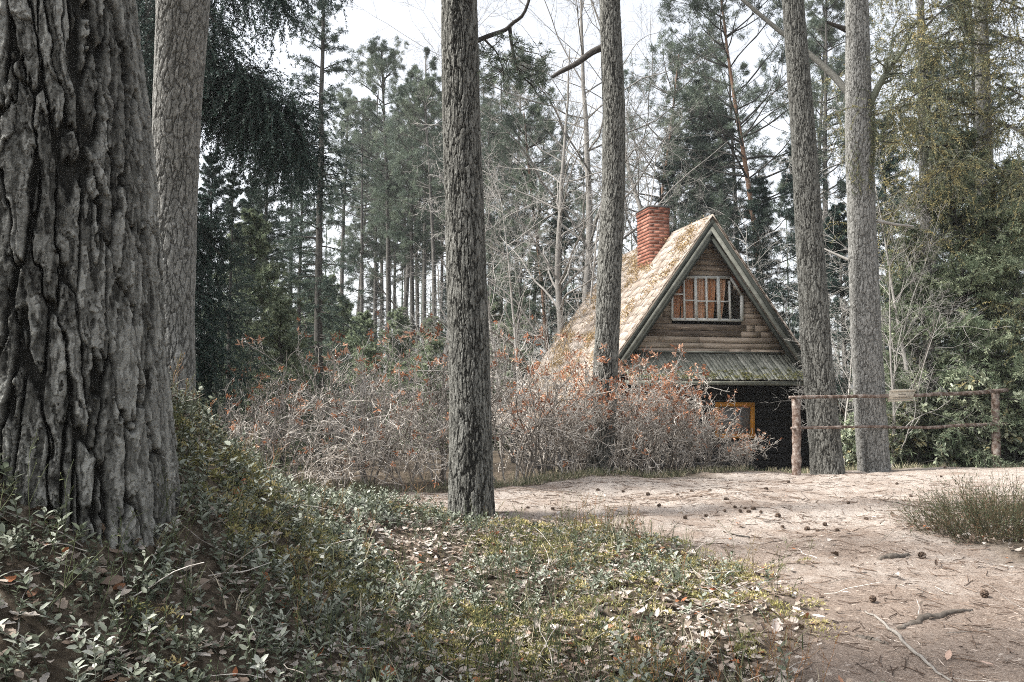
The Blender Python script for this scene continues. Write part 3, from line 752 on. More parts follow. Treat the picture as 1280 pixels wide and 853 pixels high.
# ------------------------------------------------------------------ fence and its sign
FL, FR = at(995, 592, 12.0), at(1245, 573, 13.9)
FL[2], FR[2] = float(ground_z(FL[0], FL[1])), float(ground_z(FR[0], FR[1]))
fence = thing('rail_fence', 'rustic fence of two peeled pole rails between two log posts', 'fence', FL)
M['pole'] = mat('weathered fence pole', [(0, (.05, .032, .024)), (.35, (.13, .09, .07)), (.6, (.22, .175, .15)), (1, (.42, .38, .34))], .9, .1, noise=16, bump=(60, 1.0, .012), attr=False, stretch=(1, 1, 1))
rng = np.random.default_rng(55)
def log(p, q, r0, r1, wob, sides=14, n=24):
    P = np.linspace(p, q, n) + np.cumsum(rng.normal(0, wob, (n, 3)), 0) * np.sin(np.linspace(0, math.pi, n))[:, None]
    b = MB(); tubes(b, P[None], (np.linspace(r0, r1, n) * (1 + rng.normal(0, .055, n)))[None], sides, .5, cap=True); return b
tl, tr_ = at(995, 497, 12.0), at(1244, 489, 13.9)
log(FL - [0, 0, .2], tl + [-.0, 0, -.02], .066, .058, .001).build('post', M['pole'], fence, FL, smooth=True)
log(FR - [0, 0, .2], tr_ + [0, 0, .0], .068, .06, .001).build('post', M['pole'], fence, FL, smooth=True)
f0, f1 = at(987, 497, 11.9), at(1259, 488, 13.95)
log(f0, f1, .022, .033, .006).build('rail', M['pole'], fence, FL, smooth=True)
f0, f1 = at(989, 535.5, 11.93), at(1259, 530, 13.95)
log(f0, f1, .019, .027, .009).build('rail', M['pole'], fence, FL, smooth=True)
SP = at(1122, 494, 12.87); fd = unit(tr_ - tl)
sign = thing('wooden_sign', 'small weathered board sign fixed on the upper fence rail', 'sign', SP)
nrm_ = unit(np.cross(fd, [0, 0, 1.0]))                 # faces the path
if nrm_[1] > 0: nrm_ = -nrm_
def SF(V):
    V = np.asarray(V, float); up = unit(np.array([0, 0, 1.0]) + nrm_ * .35)
    return SP + V[..., 0:1] * fd + V[..., 1:2] * nrm_ + V[..., 2:3] * up
M['board'] = mat('bleached sign board', [(0, (.36, .32, .25)), (1, (.66, .61, .52))], .85, .15, noise=9, bump=(40, .5, .006), stretch=(.4, .4, 3))
b = MB(); b.box((-.255, .045, -.085), (.265, .075, .078), .5, SF); b.build('board', M['board'], sign, SP)
b = MB(); b.box((-.27, .0755, .055), (.27, .087, .09), .6, SF); b.box((-.265, .0755, -.1), (.27, .087, -.072), .3, SF); b.build('frame_strip', M['board'], sign, SP)
M['ink'] = mat('faded lettering', [(0, (.05, .045, .04)), (1, (.08, .07, .06))], .9, .1, noise=9)
for zz_, u0, u1 in ((.012, -.07, .09), (-.038, -.17, .2)):
    u = u0; b = MB()
    while u < u1:                                        # worn, unreadable strokes
        wd = rng.uniform(.006, .016); b.box((u, .0755, zz_ - .012), (u + wd * .5, .0775, zz_ + rng.uniform(.004, .014)), .5, SF); u += wd + rng.choice([.005, .006, .016])
    b.build('lettering', M['ink'], sign, SP)


# ------------------------------------------------------------------ shrubs (bare, with rusty seed heads)
def make_shrub(name, label, seed, h, rad, nst, caps, group):
    rng = np.random.default_rng(seed)
    t = thing(name, label, 'shrub', (0, 0, 0), group)
    a = rng.uniform(0, 2 * math.pi, nst); rr = rad * .28 * np.sqrt(rng.uniform(0, 1, nst))
    P0 = np.stack([np.cos(a) * rr, np.sin(a) * rr, np.full(nst, -.08)], 1)
    lean = rng.uniform(.15, 1.0, nst) * rad / h
    D = np.stack([np.cos(a) * lean, np.sin(a) * lean, np.ones(nst)], 1)
    P = grow(P0, D, h * rng.uniform(.7, 1.05, nst), 9, .20, .03, rng); R = rng.uniform(.008, .016, nst)[:, None] * np.linspace(1, .35, 9)[None]
    b = MB(); tubes(b, P, R, 5, rng.uniform(0, .35, nst))
    P1, R1, _ = spawn(P, R, 6, rng, (.2, 1), (25, 65), (.3, .6), 6, .26, .03, .6, .45, rmin=.006)
    tubes(b, P1, R1, 4, rng.uniform(.1, .6, len(P1)))
    P2, R2, _ = spawn(P1, R1, 4, rng, (.2, 1), (25, 75), (.35, .75), 5, .30, .03, .7, .5, rmin=.0048)
    tubes(b, P2, R2, 3, rng.uniform(.2, .9, len(P2)))
    P3, R3, _ = spawn(P2, R2, 2, rng, (.3, 1), (25, 70), (.35, .75), 4, .28, .05, .7, .6, rmin=.0034)
    tubes(b, P3, R3, 3, rng.uniform(.3, 1, len(P3)))
    b.build('twigs', M['twig'], t, smooth=True)
    tips = np.concatenate([P3[:, -1], P2[:, -1]]); dirs = np.concatenate([P3[:, -1] - P3[:, -2], P2[:, -1] - P2[:, -2]])
    score = .8 * tips[:, 2] / h + .40 * fbm(tips[:, 0] * 3.5, tips[:, 1] * 3.5, tips[:, 2] * 3.5, 2, seed) + rng.normal(0, .34, len(tips))
    k = score > np.quantile(score, 1 - caps); c = MB()
    tufts(c, tips[k], unit(dirs[k]), 8, rng, .055, .019, .9)
    c.build('rusty_foliage', M['capsule'], t)
    return t
SH = [make_shrub('bare_shrub', None, 200 + i, h, r, n, c, None) for i, (h, r, n, c) in enumerate(((1.55, .9, 9, .045), (1.75, 1.0, 10, .05), (1.35, 1.0, 16, .08), (1.5, 1.05, 18, .12)))]
used_sh = set()
def shrub(kind, px, d, hs, label, rz, group=None, dz=0, wide=1.0):
    x = (px - 640) / F * d; loc = (x, d, float(ground_z(x, d)) + dz)
    if kind not in used_sh:
        used_sh.add(kind); o = SH[kind]; o.location = loc; o.rotation_euler = (0, 0, rz); o.scale = (wide * hs, wide * hs, hs); tag(o, label, None, group)
    else: o = dup(SH[kind], label, loc, rz, (wide * hs, wide * hs, hs), group)
    return o
LG = 'bare shrubs in the thicket left of the tall grey pine'
RG = 'bare shrubs massed before the cabin'
LL = 'grey bare shrub with sparse rusty tips in the thicket left of the tall grey pine'
RL = 'pale bare shrub with rusty seed heads in the mass hiding the cabin foot'
shrub(0, 268, 8.2, .72, 'low dark bare shrub at the left end of the thicket beside the mossy bank', .3)
shrub(1, 312, 9.4, .74, LL, 1.1, LG); shrub(0, 345, 8.7, .70, LL, 2.3, LG); shrub(1, 392, 9.7, .98, LL, 3.1, LG)
shrub(0, 428, 8.9, .72, LL, 4.4, LG); shrub(1, 465, 10.1, 1.06, LL, 5.2, LG); shrub(0, 507, 9.3, .84, LL, .9, LG)
shrub(1, 545, 10.4, 1.08, 'bare shrub with dark stems fanning up just left of the tall grey pine', 2.0)
shrub(0, 365, 11.6, 1.12, LL, 2.9, LG); shrub(1, 500, 12.4, 1.0, LL, .2, LG)
shrub(1, 640, 10.9, 1.08, 'bare shrub with orange tips standing just right of the tall grey pine', 3.3)
shrub(2, 690, 11.6, 1.2, RL, 1.4, RG); shrub(1, 660, 13.0, 1.25, RL, 5.0, RG)
shrub(3, 735, 12.0, 1.02, RL, .5, RG); shrub(2, 715, 13.3, 1.25, RL, 4.0, RG)
shrub(3, 790, 12.4, 1.08, RL, 2.2, RG); shrub(2, 770, 13.6, 1.18, RL, 1.0, RG)
shrub(3, 832, 12.9, 1.0, RL, 3.7, RG); shrub(3, 822, 14.3, 1.15, RL, .1, RG)
shrub(3, 876, 13.2, .74, 'pale bare shrub with branches crossing the orange framed window', 5.3)
shrub(2, 922, 13.6, .5, 'small bare shrub at the right end of the mass below the orange framed window', 2.6)

# ------------------------------------------------------------------ conifers and bare trees
def spruce_parts(rng, h, lmax, crown0, whorl, nbr, droop, sub, nn, ln, wd, hang=0.0, r0=.13, top=1.0):
    """trunk poly, branch meshes and needles of one spruce, foot at the origin"""
    z = np.linspace(-.3, h, 14); sway = np.cumsum(rng.normal(0, .02, (14, 2)), 0)
    P = np.stack([sway[:, 0], sway[:, 1], z], 1)[None]; R = (r0 * np.linspace(1.05, .12, 14))[None]
    zs = np.arange(crown0 * h, h * .985, whorl); n = nbr
    par = np.repeat(zs, n) + rng.normal(0, whorl * .35, len(zs) * n); rel = np.clip((par - crown0 * h) / (h * (1 - crown0)), 0, 1)
    az = rng.uniform(0, 2 * math.pi, len(par))
    L = lmax * (1 - rel) ** .8 * rng.uniform(.55, 1.1, len(par)) + .18
    cx = np.interp(par, z, P[0, :, 0]); cy = np.interp(par, z, P[0, :, 1])
    up = .25 + .9 * rel - droop * (1 - rel)
    D = np.stack([np.cos(az), np.sin(az), up], 1)
    B = grow(np.stack([cx, cy, par], 1), D, L, 8, .05, -.07 * (1.2 - rel).mean() * droop * 2 - .01, rng)
    BR = (.012 + .012 * L / lmax)[:, None] * np.linspace(1, .2, 8)[None]
    S, SR, tt = spawn(B, BR, sub, rng, (.12, 1), (35, 70), (.22, .42), 5, .08, -.05 - hang, .5, .4, flat=.75, taper_len=.55, rmin=.002)
    return P, R, B, BR, S, SR

def make_spruce(name, seed, needle, h, lmax, crown0, whorl, nbr, droop, sub, nn, ln, wd, hang=0.0, r0=.13, bark='bark_far'):
    rng = np.random.default_rng(seed)
    P, R, B, BR, S, SR = spruce_parts(rng, h, lmax, crown0, whorl, nbr, droop, sub, nn, ln, wd, hang, r0)
    t = thing(name, None, 'tree')
    b = MB(); tubes(b, P, R, 9, .5); b.build('trunk', M[bark], t, smooth=True)
    c = MB(); tubes(c, B, BR, 4, .3); c.cur = 1; tn = rng.uniform(0, 1, len(S)); needles(c, S, SR, nn, rng, ln, wd, (25, 70), tn); needles(c, B, BR, nn * 2, rng, ln, wd, (30, 70), t=(.3, 1))
    needles(c, S, SR, max(2, nn // 4), rng, ln * 1.5, wd, (60, 110), tn * .6, droop=.6)
    c.build('crown', [M['bark_dark'], M[needle]], t)
    return t

def make_pine(name, seed, h, crown0, spread, nbr, bark='bark_far', needle='pine', r0=.15, stubs=26, ln=.13, dens=1.0, sway=.05):
    rng = np.random.default_rng(seed)
    z = np.linspace(-.3, h, 16); sw = np.cumsum(np.cumsum(rng.normal(0, sway * .25, (16, 2)), 0), 0)
    P = np.stack([sw[:, 0], sw[:, 1], z], 1)[None]; R = (r0 * np.linspace(1.05, .22, 16))[None]
    t = thing(name, None, 'tree'); b = MB(); tubes(b, P, R, 9, .5); b.build('trunk', M[bark], t, smooth=True)
    rel = np.sort(rng.uniform(0, 1, nbr)); zz = h * (crown0 + (1 - crown0) * rel); az = rng.uniform(0, 2 * math.pi, nbr)
    L = spread * (.35 + .9 * np.sin(np.clip(rel * .85 + .15, 0, 1) * math.pi)) * rng.uniform(.6, 1.15, nbr)
    o = np.stack([np.interp(zz, z, P[0, :, 0]), np.interp(zz, z, P[0, :, 1]), zz], 1)
    D = np.stack([np.cos(az), np.sin(az), .1 + .7 * rel], 1)
    B = grow(o, D, L, 7, .13, .035, rng); BR = (.012 + .02 * L / spread)[:, None] * np.linspace(1, .25, 7)[None]
    S, SR, _ = spawn(B, BR, 6, rng, (.3, 1), (30, 65), (.3, .55), 5, .16, .05, .55, .4, flat=.4, rmin=.004)
    T3, TR, _ = spawn(S, SR, 4, rng, (.35, 1), (30, 60), (.35, .6), 3, .15, .06, .6, .5, rmin=.003)
    b = MB(); tubes(b, B, BR, 4, .4); tubes(b, S, SR, 3, .4)
    zs = h * rng.uniform(.18, crown0 + .05, stubs); az = rng.uniform(0, 2 * math.pi, stubs)
    o = np.stack([np.interp(zs, z, P[0, :, 0]), np.interp(zs, z, P[0, :, 1]), zs], 1)
    Q = grow(o, np.stack([np.cos(az), np.sin(az), rng.normal(-.1, .3, stubs)], 1), rng.uniform(.3, 1.6, stubs), 5, .16, -.03, rng)
    QR = np.full((stubs, 1), .014) * np.linspace(1, .3, 5)[None]
    tubes(b, Q, QR, 3, .6)
    Q2, Q2R, _ = spawn(Q, QR, 3, rng, (.3, 1), (30, 70), (.3, .6), 4, .2, 0, .6, .4); tubes(b, Q2, Q2R, 3, .7)
    c = b; c.cur = 1; tips = np.concatenate([T3[:, -1], T3[:, 1], S[:, -1], B[:, -1]]); dr = np.concatenate([T3[:, -1] - T3[:, -2], T3[:, 1] - T3[:, 0], S[:, -1] - S[:, -2], B[:, -1] - B[:, -2]])
    tn = np.clip(.5 + .5 * fbm(tips[:, 0] * .9, tips[:, 1] * .9, tips[:, 2] * .9, 3, seed), 0, 1)
    tufts(c, tips, unit(dr), int(20 * dens), rng, ln, .016, .75, tn)
    c.build('crown', [M['bark_far'], M[needle]], t)
    return t

def make_bare(name, seed, h, r0, nbr, m='bark_white', spread=.5, weep=-.0, crown0=.15, lv=3, sway=.05):
    rng = np.random.default_rng(seed)
    z = np.linspace(-.3, h, 16); sw = np.cumsum(np.cumsum(rng.normal(0, sway * .3, (16, 2)), 0), 0)
    P = np.stack([sw[:, 0], sw[:, 1], z], 1)[None]; R = (r0 * np.linspace(1.05, .12, 16))[None]
    t = thing(name, None, 'tree'); b = MB(); tubes(b, P, R, 9, .5); b.build('trunk', M[m], t, smooth=True)
    b = MB()
    B, BR, _ = spawn(P, R, nbr, rng, (crown0, 1), (30, 70), (spread * .7, spread), 9, .16, .04, .42, .25, rmin=.012)
    S, SR, _ = spawn(B, BR, 6, rng, (.2, 1), (25, 60), (.3, .55), 6, .16, .02 + weep, .55, .35, rmin=.006)
    T3, TR, _ = spawn(S, SR, 5, rng, (.2, 1), (25, 60), (.35, .65), 5, .18, .0 + weep * 2, .55, .4, rmin=.004)
    tubes(b, B, BR, 5, .5); tubes(b, S, SR, 3, .6); tubes(b, T3, TR, 3, .7)
    if lv > 2:
        T4_, TR4, _ = spawn(T3, TR, 3, rng, (.3, 1), (25, 60), (.4, .7), 4, .18, weep * 3, .6, .5, rmin=.003); tubes(b, T4_, TR4, 3, .8)
    b.build('crown', M[m], t)
    return t

PINES = [make_pine('pine_tree', 300 + i, h, c0, sp, nb, bk, r0=r0, sway=sy) for i, (h, c0, sp, nb, bk, r0, sy) in enumerate((
    (17, .52, 1.9, 44, 'bark_far', .15, .05), (16, .42, 1.7, 50, 'bark_far', .14, .04), (18, .6, 2.1, 40, 'bark_far', .16, .06),
    (15, .38, 2.9, 60, 'bark_rust', .13, .07), (16, .50, 1.4, 36, 'bark_far', .12, .04)))]
SPR = [make_spruce('spruce_tree', 320 + i, nd, h, lm, c0, wh, nb, dr, sb, nn, ln, wd, hg, r0) for i, (nd, h, lm, c0, wh, nb, dr, sb, nn, ln, wd, hg, r0) in enumerate((
    ('spruce', 15, 3.0, .05, .40, 6, .55, 12, 34, .09, .014, .05, .15),
    ('spruce_dark', 13, 3.0, .02, .36, 6, .6, 12, 36, .09, .016, .08, .15),
    ('spruce', 16, 1.7, .12, .42, 4, .5, 10, 28, .09, .014, .06, .13),
    ('spruce_dark', 9, 2.4, .0, .30, 6, .5, 14, 40, .085, .014, .08, .12),
    ('spruce_light', 6, 2.2, .0, .24, 7, .35, 13, 36, .07, .013, .06, .07)))]
BARE = [make_bare('bare_tree', 340, 15, .16, 26, 'bark_grey', .45, sway=.16), make_bare('bare_tree', 341, 13, .11, 20, 'bark_grey', .5, weep=-.03, sway=.14),
        make_bare('bare_tree', 342, 7, .06, 20, 'bark_white', .6, crown0=.1)]
used = set()
def plant(kind, i, px, d, label, rz=0, s=1.0, group=None, top=None, dz=0, base=None):
    lst = {'pine': PINES, 'spruce': SPR, 'bare': BARE}[kind]
    x = (px - 640) / F * d if base is None else base; z = float(ground_z(x, d)) + dz
    if top is not None:                                  # size from the height its tip reaches in the view
        h = {'pine': (17, 16, 18, 15, 16), 'spruce': (15, 13, 16, 9, 6), 'bare': (15, 13, 7)}[kind][i]
        s = (at(px, top, d)[2] - z) / h
    if (kind, i) not in used:
        used.add((kind, i)); o = lst[i]; o.location = (x, d, z); o.rotation_euler = (0, 0, rz); o.scale = (s,) * 3; tag(o, label, None, group)
        return o
    return dup(lst[i], label, (x, d, z), rz, s, group)

GP = 'slender pines in the light stand behind the thicket'
LP = 'slender pine with high grey green crown in the light stand behind the thicket'
for px, d, i, top, rz in ((452, 46, 0, 150, .4), (468, 52, 4, 120, 1.2), (486, 37, 2, 72, 2.2), (502, 43, 1, 88, 3.0), (517, 36, 0, 118, 4.1), (531, 40, 4, 70, 5.0),
                          (545, 34, 2, 105, .8), (560, 47, 1, 60, 1.9), (575, 52, 0, 90, 2.7), (612, 36, 1, 150, 3.6), (627, 42, 4, 100, 4.6), (645, 48, 2, 70, 5.5),
                          (440, 58, 1, 170, 2.5), (478, 62, 2, 150, .3), (510, 66, 0, 160, 4.4), (552, 60, 4, 130, 1.0), (600, 56, 0, 110, 3.3), (660, 54, 1, 150, 2.0),
                          (425, 48, 2, 120, 5.7), (523, 56, 2, 150, 1.7), (493, 50, 4, 175, 4.9)):
    plant('pine', i, px, d, LP, rz, group=GP, top=top)
plant('pine', 3, 690, 30, 'spreading pine with dark open crown between the two middle trunks', 1.0, top=150)
plant('pine', 1, 640, 28, 'bushy pale green pine low behind the tall grey pine', 2.4, top=215)
plant('pine', 3, 800, 33, 'round crowned pine above the chimney', 3.4, top=70)
plant('pine', 3, 968, 27, 'tall orange stemmed pine with dense crown behind the cabin ridge', .5, top=-10)
plant('pine', 0, 930, 34, 'grey green pine with tall crown left of the leaning trunk', 4.0, top=60)
plant('pine', 2, 1035, 30, 'pine crown showing between the two right trunks', 5.1, top=-20)
plant('pine', 1, 1010, 38, 'far pine behind the leaning trunk', 1.5, top=40)
# spruces
plant('spruce', 2, 400, 20, 'tall thin spruce with gappy drooping branches left of the pine stand', .7, top=-150)
plant('spruce', 0, 330, 16, 'dark dense spruce behind the pale slim pine', 2.0, top=150)
plant('spruce', 1, 258, 15.5, 'dark green spruce showing just right of the pale slim pine below the bough', 2.6, top=185)
plant('spruce', 1, 312, 18.5, 'dark green spruce between the pale slim pine and the gappy thin spruce', 4.4, top=215)
plant('spruce', 0, 372, 21.5, 'dense green spruce low behind the gappy thin spruce', .9, top=175)
plant('spruce', 0, 285, 13.5, 'dense spruce filling the shade right of the pale slim pine', 1.1, top=215)
plant('spruce', 4, 352, 14.0, 'small light green spruce above the left end of the thicket', 4.0, top=375)
plant('spruce', 4, 318, 15.0, 'soft young spruce in the shade below the drooping bough', 2.0, top=265)
YS = 'young light green spruces under the slender pines'
YL = 'young light green spruce standing low under the slender pines'
for px, d, top, rz in ((385, 24, 350, .5), (432, 30, 372, 1.9), (458, 27, 390, 3.0), (497, 33, 385, 4.2), (535, 29, 395, 5.5), (618, 30, 370, 2.6), (650, 33, 355, .9), (410, 36, 345, 3.6)):
    plant('spruce', 4, px, d, YL, rz, group=YS, top=top)
plant('spruce', 4, 1152, 15.0, 'light young spruce with drooping sprays above the rail sign', 1.0, top=280)
plant('spruce', 4, 1208, 15.2, 'light young spruce behind the middle of the fence', 3.2, top=170)
plant('spruce', 4, 1266, 14.9, 'light young spruce at the right edge beyond the fence end', 5.1, top=200)
plant('spruce', 2, 360, 25, 'thin spruce with ragged crown behind the drooping bough', 3.0, top=120)
plant('spruce', 1, 878, 29, 'dark pointed spruce behind the chimney and ridge', .2, top=100)
plant('spruce', 1, 845, 33, 'dark spruce left of the pointed one behind the chimney', 2.2, top=150)
plant('spruce', 0, 905, 32, 'dark spruce right of the pointed one above the cabin ridge', 4.2, top=130)
plant('spruce', 1, 700, 31, 'dark narrow spruce left of the cabin roof', 1.0, top=225)
plant('spruce', 2, 730, 36, 'spruce behind the kinked trunk', 5.0, top=180)
plant('spruce', 1, 955, 26, 'dark spruce standing behind the right roof edge', 3.3, top=215)
plant('spruce', 1, 1005, 25, 'dark spruce behind the leaning trunk', 5.6, top=170)
plant('spruce', 3, 1055, 20, 'dark low spruce between the two right trunks', .9, top=255)
plant('spruce', 1, 1115, 21, 'dark spruce in shade behind the dead white branches', 2.8, top=140)
plant('spruce', 1, 1175, 20, 'dark spruce behind the mossy hanging branches', 4.8, top=60)
plant('spruce', 0, 1235, 19, 'tall spruce at the right edge behind the hanging branches', 1.8, top=-80)
plant('spruce', 1, 615, 50, 'distant dark spruce right of the tall grey pine', 1.3, top=330)
plant('spruce', 1, 560, 55, 'distant dark spruce left of the tall grey pine', .3, top=340)
plant('spruce', 0, 470, 58, 'distant spruce low among the slender pines', 3.3, top=330)
# bare trees
plant('bare', 0, 742, 27, 'tall bare tree with pale fanning branches behind the kinked trunk', .5, top=-60)
plant('bare', 1, 845, 31, 'bare weeping tree with fine hanging twigs right of the kinked trunk', 2.0, top=-30)
plant('bare', 0, 700, 24, 'bare tree leaning with arched boughs left of the cabin', 3.1, top=60)
plant('bare', 2, 660, 22, 'small bleached bare tree left of the cabin roof', 1.0, top=250)
plant('bare', 2, 715, 23, 'small bleached bare tree close to the roof slope', 4.4, top=230)
plant('bare', 2, 630, 25, 'small bleached bare tree beside the tall grey pine', 2.2, top=240)
plant('bare', 2, 780, 27, 'bare twiggy tree behind the chimney', 5.0, top=190)
plant('bare', 2, 950, 24, 'bleached twiggy tree behind the right roof slope', .2, top=290)
plant('bare', 2, 985, 23, 'bleached twiggy tree beside the leaning trunk', 3.8, top=330)
plant('bare', 1, 545, 45, 'far bare tree in the light stand', .8, top=20)
plant('bare', 2, 1150, 14.6, 'dead white branching tree behind the fence', 1.2, top=205)
plant('bare', 2, 1112, 14.2, 'bleached dead shrub with forking stems beside the thick pale pine', 2.9, top=330)
plant('bare', 2, 1050, 15.5, 'bleached twigs of a dead shrub between the two right trunks', 5.1, top=380)

# ------------------------------------------------------------------ the near spruces with weeping boughs
def weeping(b_wood, b_leaf, path, r0, r1, nside, nhang, hl, rng, nn=60, ln=.036, wd=.011, side_len=(.3, .8), tint=(.2, .8), fine=1.0, hang_g=-.35):
    P = np.asarray(path)[None]; R = np.linspace(r0, r1, P.shape[1])[None]
    tubes(b_wood, P, R, 6, .4)
    S, SR, tt = spawn(P, R, nside, rng, (.08, 1), (40, 80), K=6, wob=.08, grav=-.10, rr=.45, flat=.7, outlen=side_len, rmin=.003)
    tubes(b_wood, S, SR, 4, .3)
    A = np.concatenate([S]); AR = np.concatenate([SR])
    Hg, HR, _ = spawn(A, AR, int(nhang * 1.5), rng, (.15, 1), (50, 90), K=6, wob=.10, grav=hang_g, rr=.4, outlen=hl, rmin=.0015)
    tubes(b_wood, Hg, HR, 3, .3)
    tn = rng.uniform(tint[0], tint[1], len(Hg))
    needles(b_leaf, Hg, HR, int(nn * fine), rng, ln, wd, (25, 60), tn)
    needles(b_leaf, S, SR, int(nn * 1.2 * fine), rng, ln * 1.1, wd, (35, 75), np.clip(rng.uniform(tint[0], tint[1], len(S)) + .15, 0, 1))

def build_crown(pieces, parent, origin):
    o = MB()
    for i, (p, m) in enumerate(pieces):
        o.v += p.v; o.t += p.t; o.f += [f + o.n for f in p.f]; o.m += [i] * len(p.f); o.n += p.n
    return o.build('crown', [M[m] for p, m in pieces], parent, origin)
def bough(pts, d, n=14):
    return branch_path(pts, d, n)

rng = np.random.default_rng(404)
sb = at(178, 560, 9.6); sb[2] = float(ground_z(sb[0], sb[1]))
dark = thing('spruce_tree', 'black green weeping spruce whose bough hangs right of the pale slim pine', 'tree', sb)
z = np.linspace(-.2, 8.5, 16); b = MB(); tubes(b, (np.stack([0 * z, 0 * z, z], 1) + sb)[None], np.linspace(.17, .08, 16)[None], 12, .4); b.build('trunk', M['bark_far'], dark, sb, smooth=True)
w_, l_ = MB(), MB()
weeping(w_, l_, bough([(200, 40), (255, 72), (300, 100), (345, 135), (384, 178)], [9.6, 9.5, 9.4, 9.3, 9.2]), .035, .008, 64, 11, (.35, .95), rng, side_len=(.15, .45))
weeping(w_, l_, bough([(200, 60), (250, 95), (300, 130), (350, 165)], [9.6, 9.8, 10.0, 10.2]), .03, .008, 44, 9, (.4, 1.0), rng, side_len=(.15, .5))
weeping(w_, l_, bough([(195, -60), (240, -40), (300, -22), (365, 2)], [9.6, 9.4, 9.2, 9.0]), .03, .008, 30, 6, (.3, .65), rng, side_len=(.15, .4))
weeping(w_, l_, bough([(195, -90), (250, -70), (330, -50), (420, -30)], [9.6, 9.9, 10.2, 10.4]), .03, .008, 24, 5, (.3, .6), rng, side_len=(.15, .4))
weeping(w_, l_, bough([(200, -20), (240, 0), (272, 30)], [9.6, 9.3, 9.0]), .03, .008, 24, 9, (.4, 1.0), rng, side_len=(.15, .4))
for k in range(13):
    y0 = -60 + k * 42; dx = rng.uniform(-60, 8); dd = rng.uniform(-1.4, .5)
    weeping(w_, l_, bough([(180, y0), (180 + dx * .5, y0 + 20), (180 + dx, y0 + 60)], [9.6, 9.6 + dd * .5, 9.6 + dd]), .025, .006, 16, 8, (.3, .9), rng, side_len=(.2, .6))
for k in range(3):
    y0 = 250 + k * 70; dx = rng.uniform(50, 90); dd = rng.uniform(-.6, 1.0)
    weeping(w_, l_, bough([(190, y0), (190 + dx * .5, y0 + 25), (190 + dx, y0 + 70)], [9.6, 9.6 + dd * .5, 9.6 + dd]), .025, .006, 20, 7, (.25, .7), rng, side_len=(.2, .6))
build_crown([(w_, 'bark_dark'), (l_, 'spruce_dark')], dark, sb)

rng = np.random.default_rng(405)
def mossy_spruce(label, px, d, wpx, boughs, fine, seed):
    rng = np.random.default_rng(seed)
    sb = at(px, 560, d); sb[2] = float(ground_z(sb[0], sb[1]))
    t = thing('spruce_tree', label, 'tree', sb)
    z = np.linspace(-.2, 11, 24); r = wpx / F * d / 2
    bark_trunk([[sb[0], sb[1], sb[2] - .2, r * 1.15], [sb[0], sb[1], sb[2] + 4, r], [sb[0] + .1, sb[1], sb[2] + 11, r * .55]], 80, .03, .05, .09, .01, seed, flare=.2).build('trunk', M['bark_pale'], t, sb, smooth=True)
    w_, l_, c_ = MB(), MB(), MB()
    for pts, dd, hl, ns in boughs:
        P = bough(pts, dd); weeping(w_, l_, P, .022, .006, ns, 5, hl, rng, nn=44, ln=.034, wd=.0105, side_len=(.25, .75), tint=(.05, .95), fine=fine, hang_g=-.22)
        S, SR, _ = spawn(P[None], np.full((1, len(P)), .01), ns, rng, (.1, 1), (80, 110), K=5, wob=.12, grav=-.5, outlen=(.2, .8), rmin=.002)
        tubes(c_, S, SR * .8, 3, rng.uniform(0, 1, len(S))); needles(c_, S, SR, 24, rng, .05, .006, (10, 50), droop=.5)
    build_crown([(w_, 'bark_dark'), (l_, 'mossy')], t, sb); c_.build('lichen_foliage', M['lichen'], t, sb)
    return t
bl = []
for k in range(14):
    y = -80 + k * 28 + rng.uniform(-10, 10); reach = rng.uniform(70, 175); dp = rng.uniform(-1.8, .8)
    bl.append(([(1240, y), (1240 - reach * .5, y + rng.uniform(-14, 20)), (1240 - reach, y + rng.uniform(5, 60))], [15.4, 14.6 + dp * .5, 13.8 + dp], (.2, .8), 20))
for k in range(9):
    y = -60 + k * 55 + rng.uniform(-14, 14); dp = rng.uniform(-2.2, .3)
    bl.append(([(1245, y), (1275, y + 12), (1320, y + 45)], [15.4, 14.6 + dp * .5, 13.8 + dp], (.2, .8), 20))
mossy_spruce('mossy spruce with hanging lichen and yellow green twigs at the right edge', 1243, 15.6, 22, bl, 1.0, 501)
bl = []
for k in range(8):
    y = -60 + k * 30 + rng.uniform(-10, 10); sgn = -1 if k % 2 else 1; reach = rng.uniform(40, 95); dp = rng.uniform(-1.2, .8)
    bl.append(([(1165, y), (1165 + sgn * reach * .5, y + rng.uniform(-10, 20)), (1165 + sgn * reach, y + rng.uniform(10, 60))], [15, 15 + dp * .5, 15 + dp], (.25, .8), 12))
mossy_spruce('thin lichen hung spruce between the thick pale pine and the right edge', 1165, 15.0, 12, bl, .8, 502)

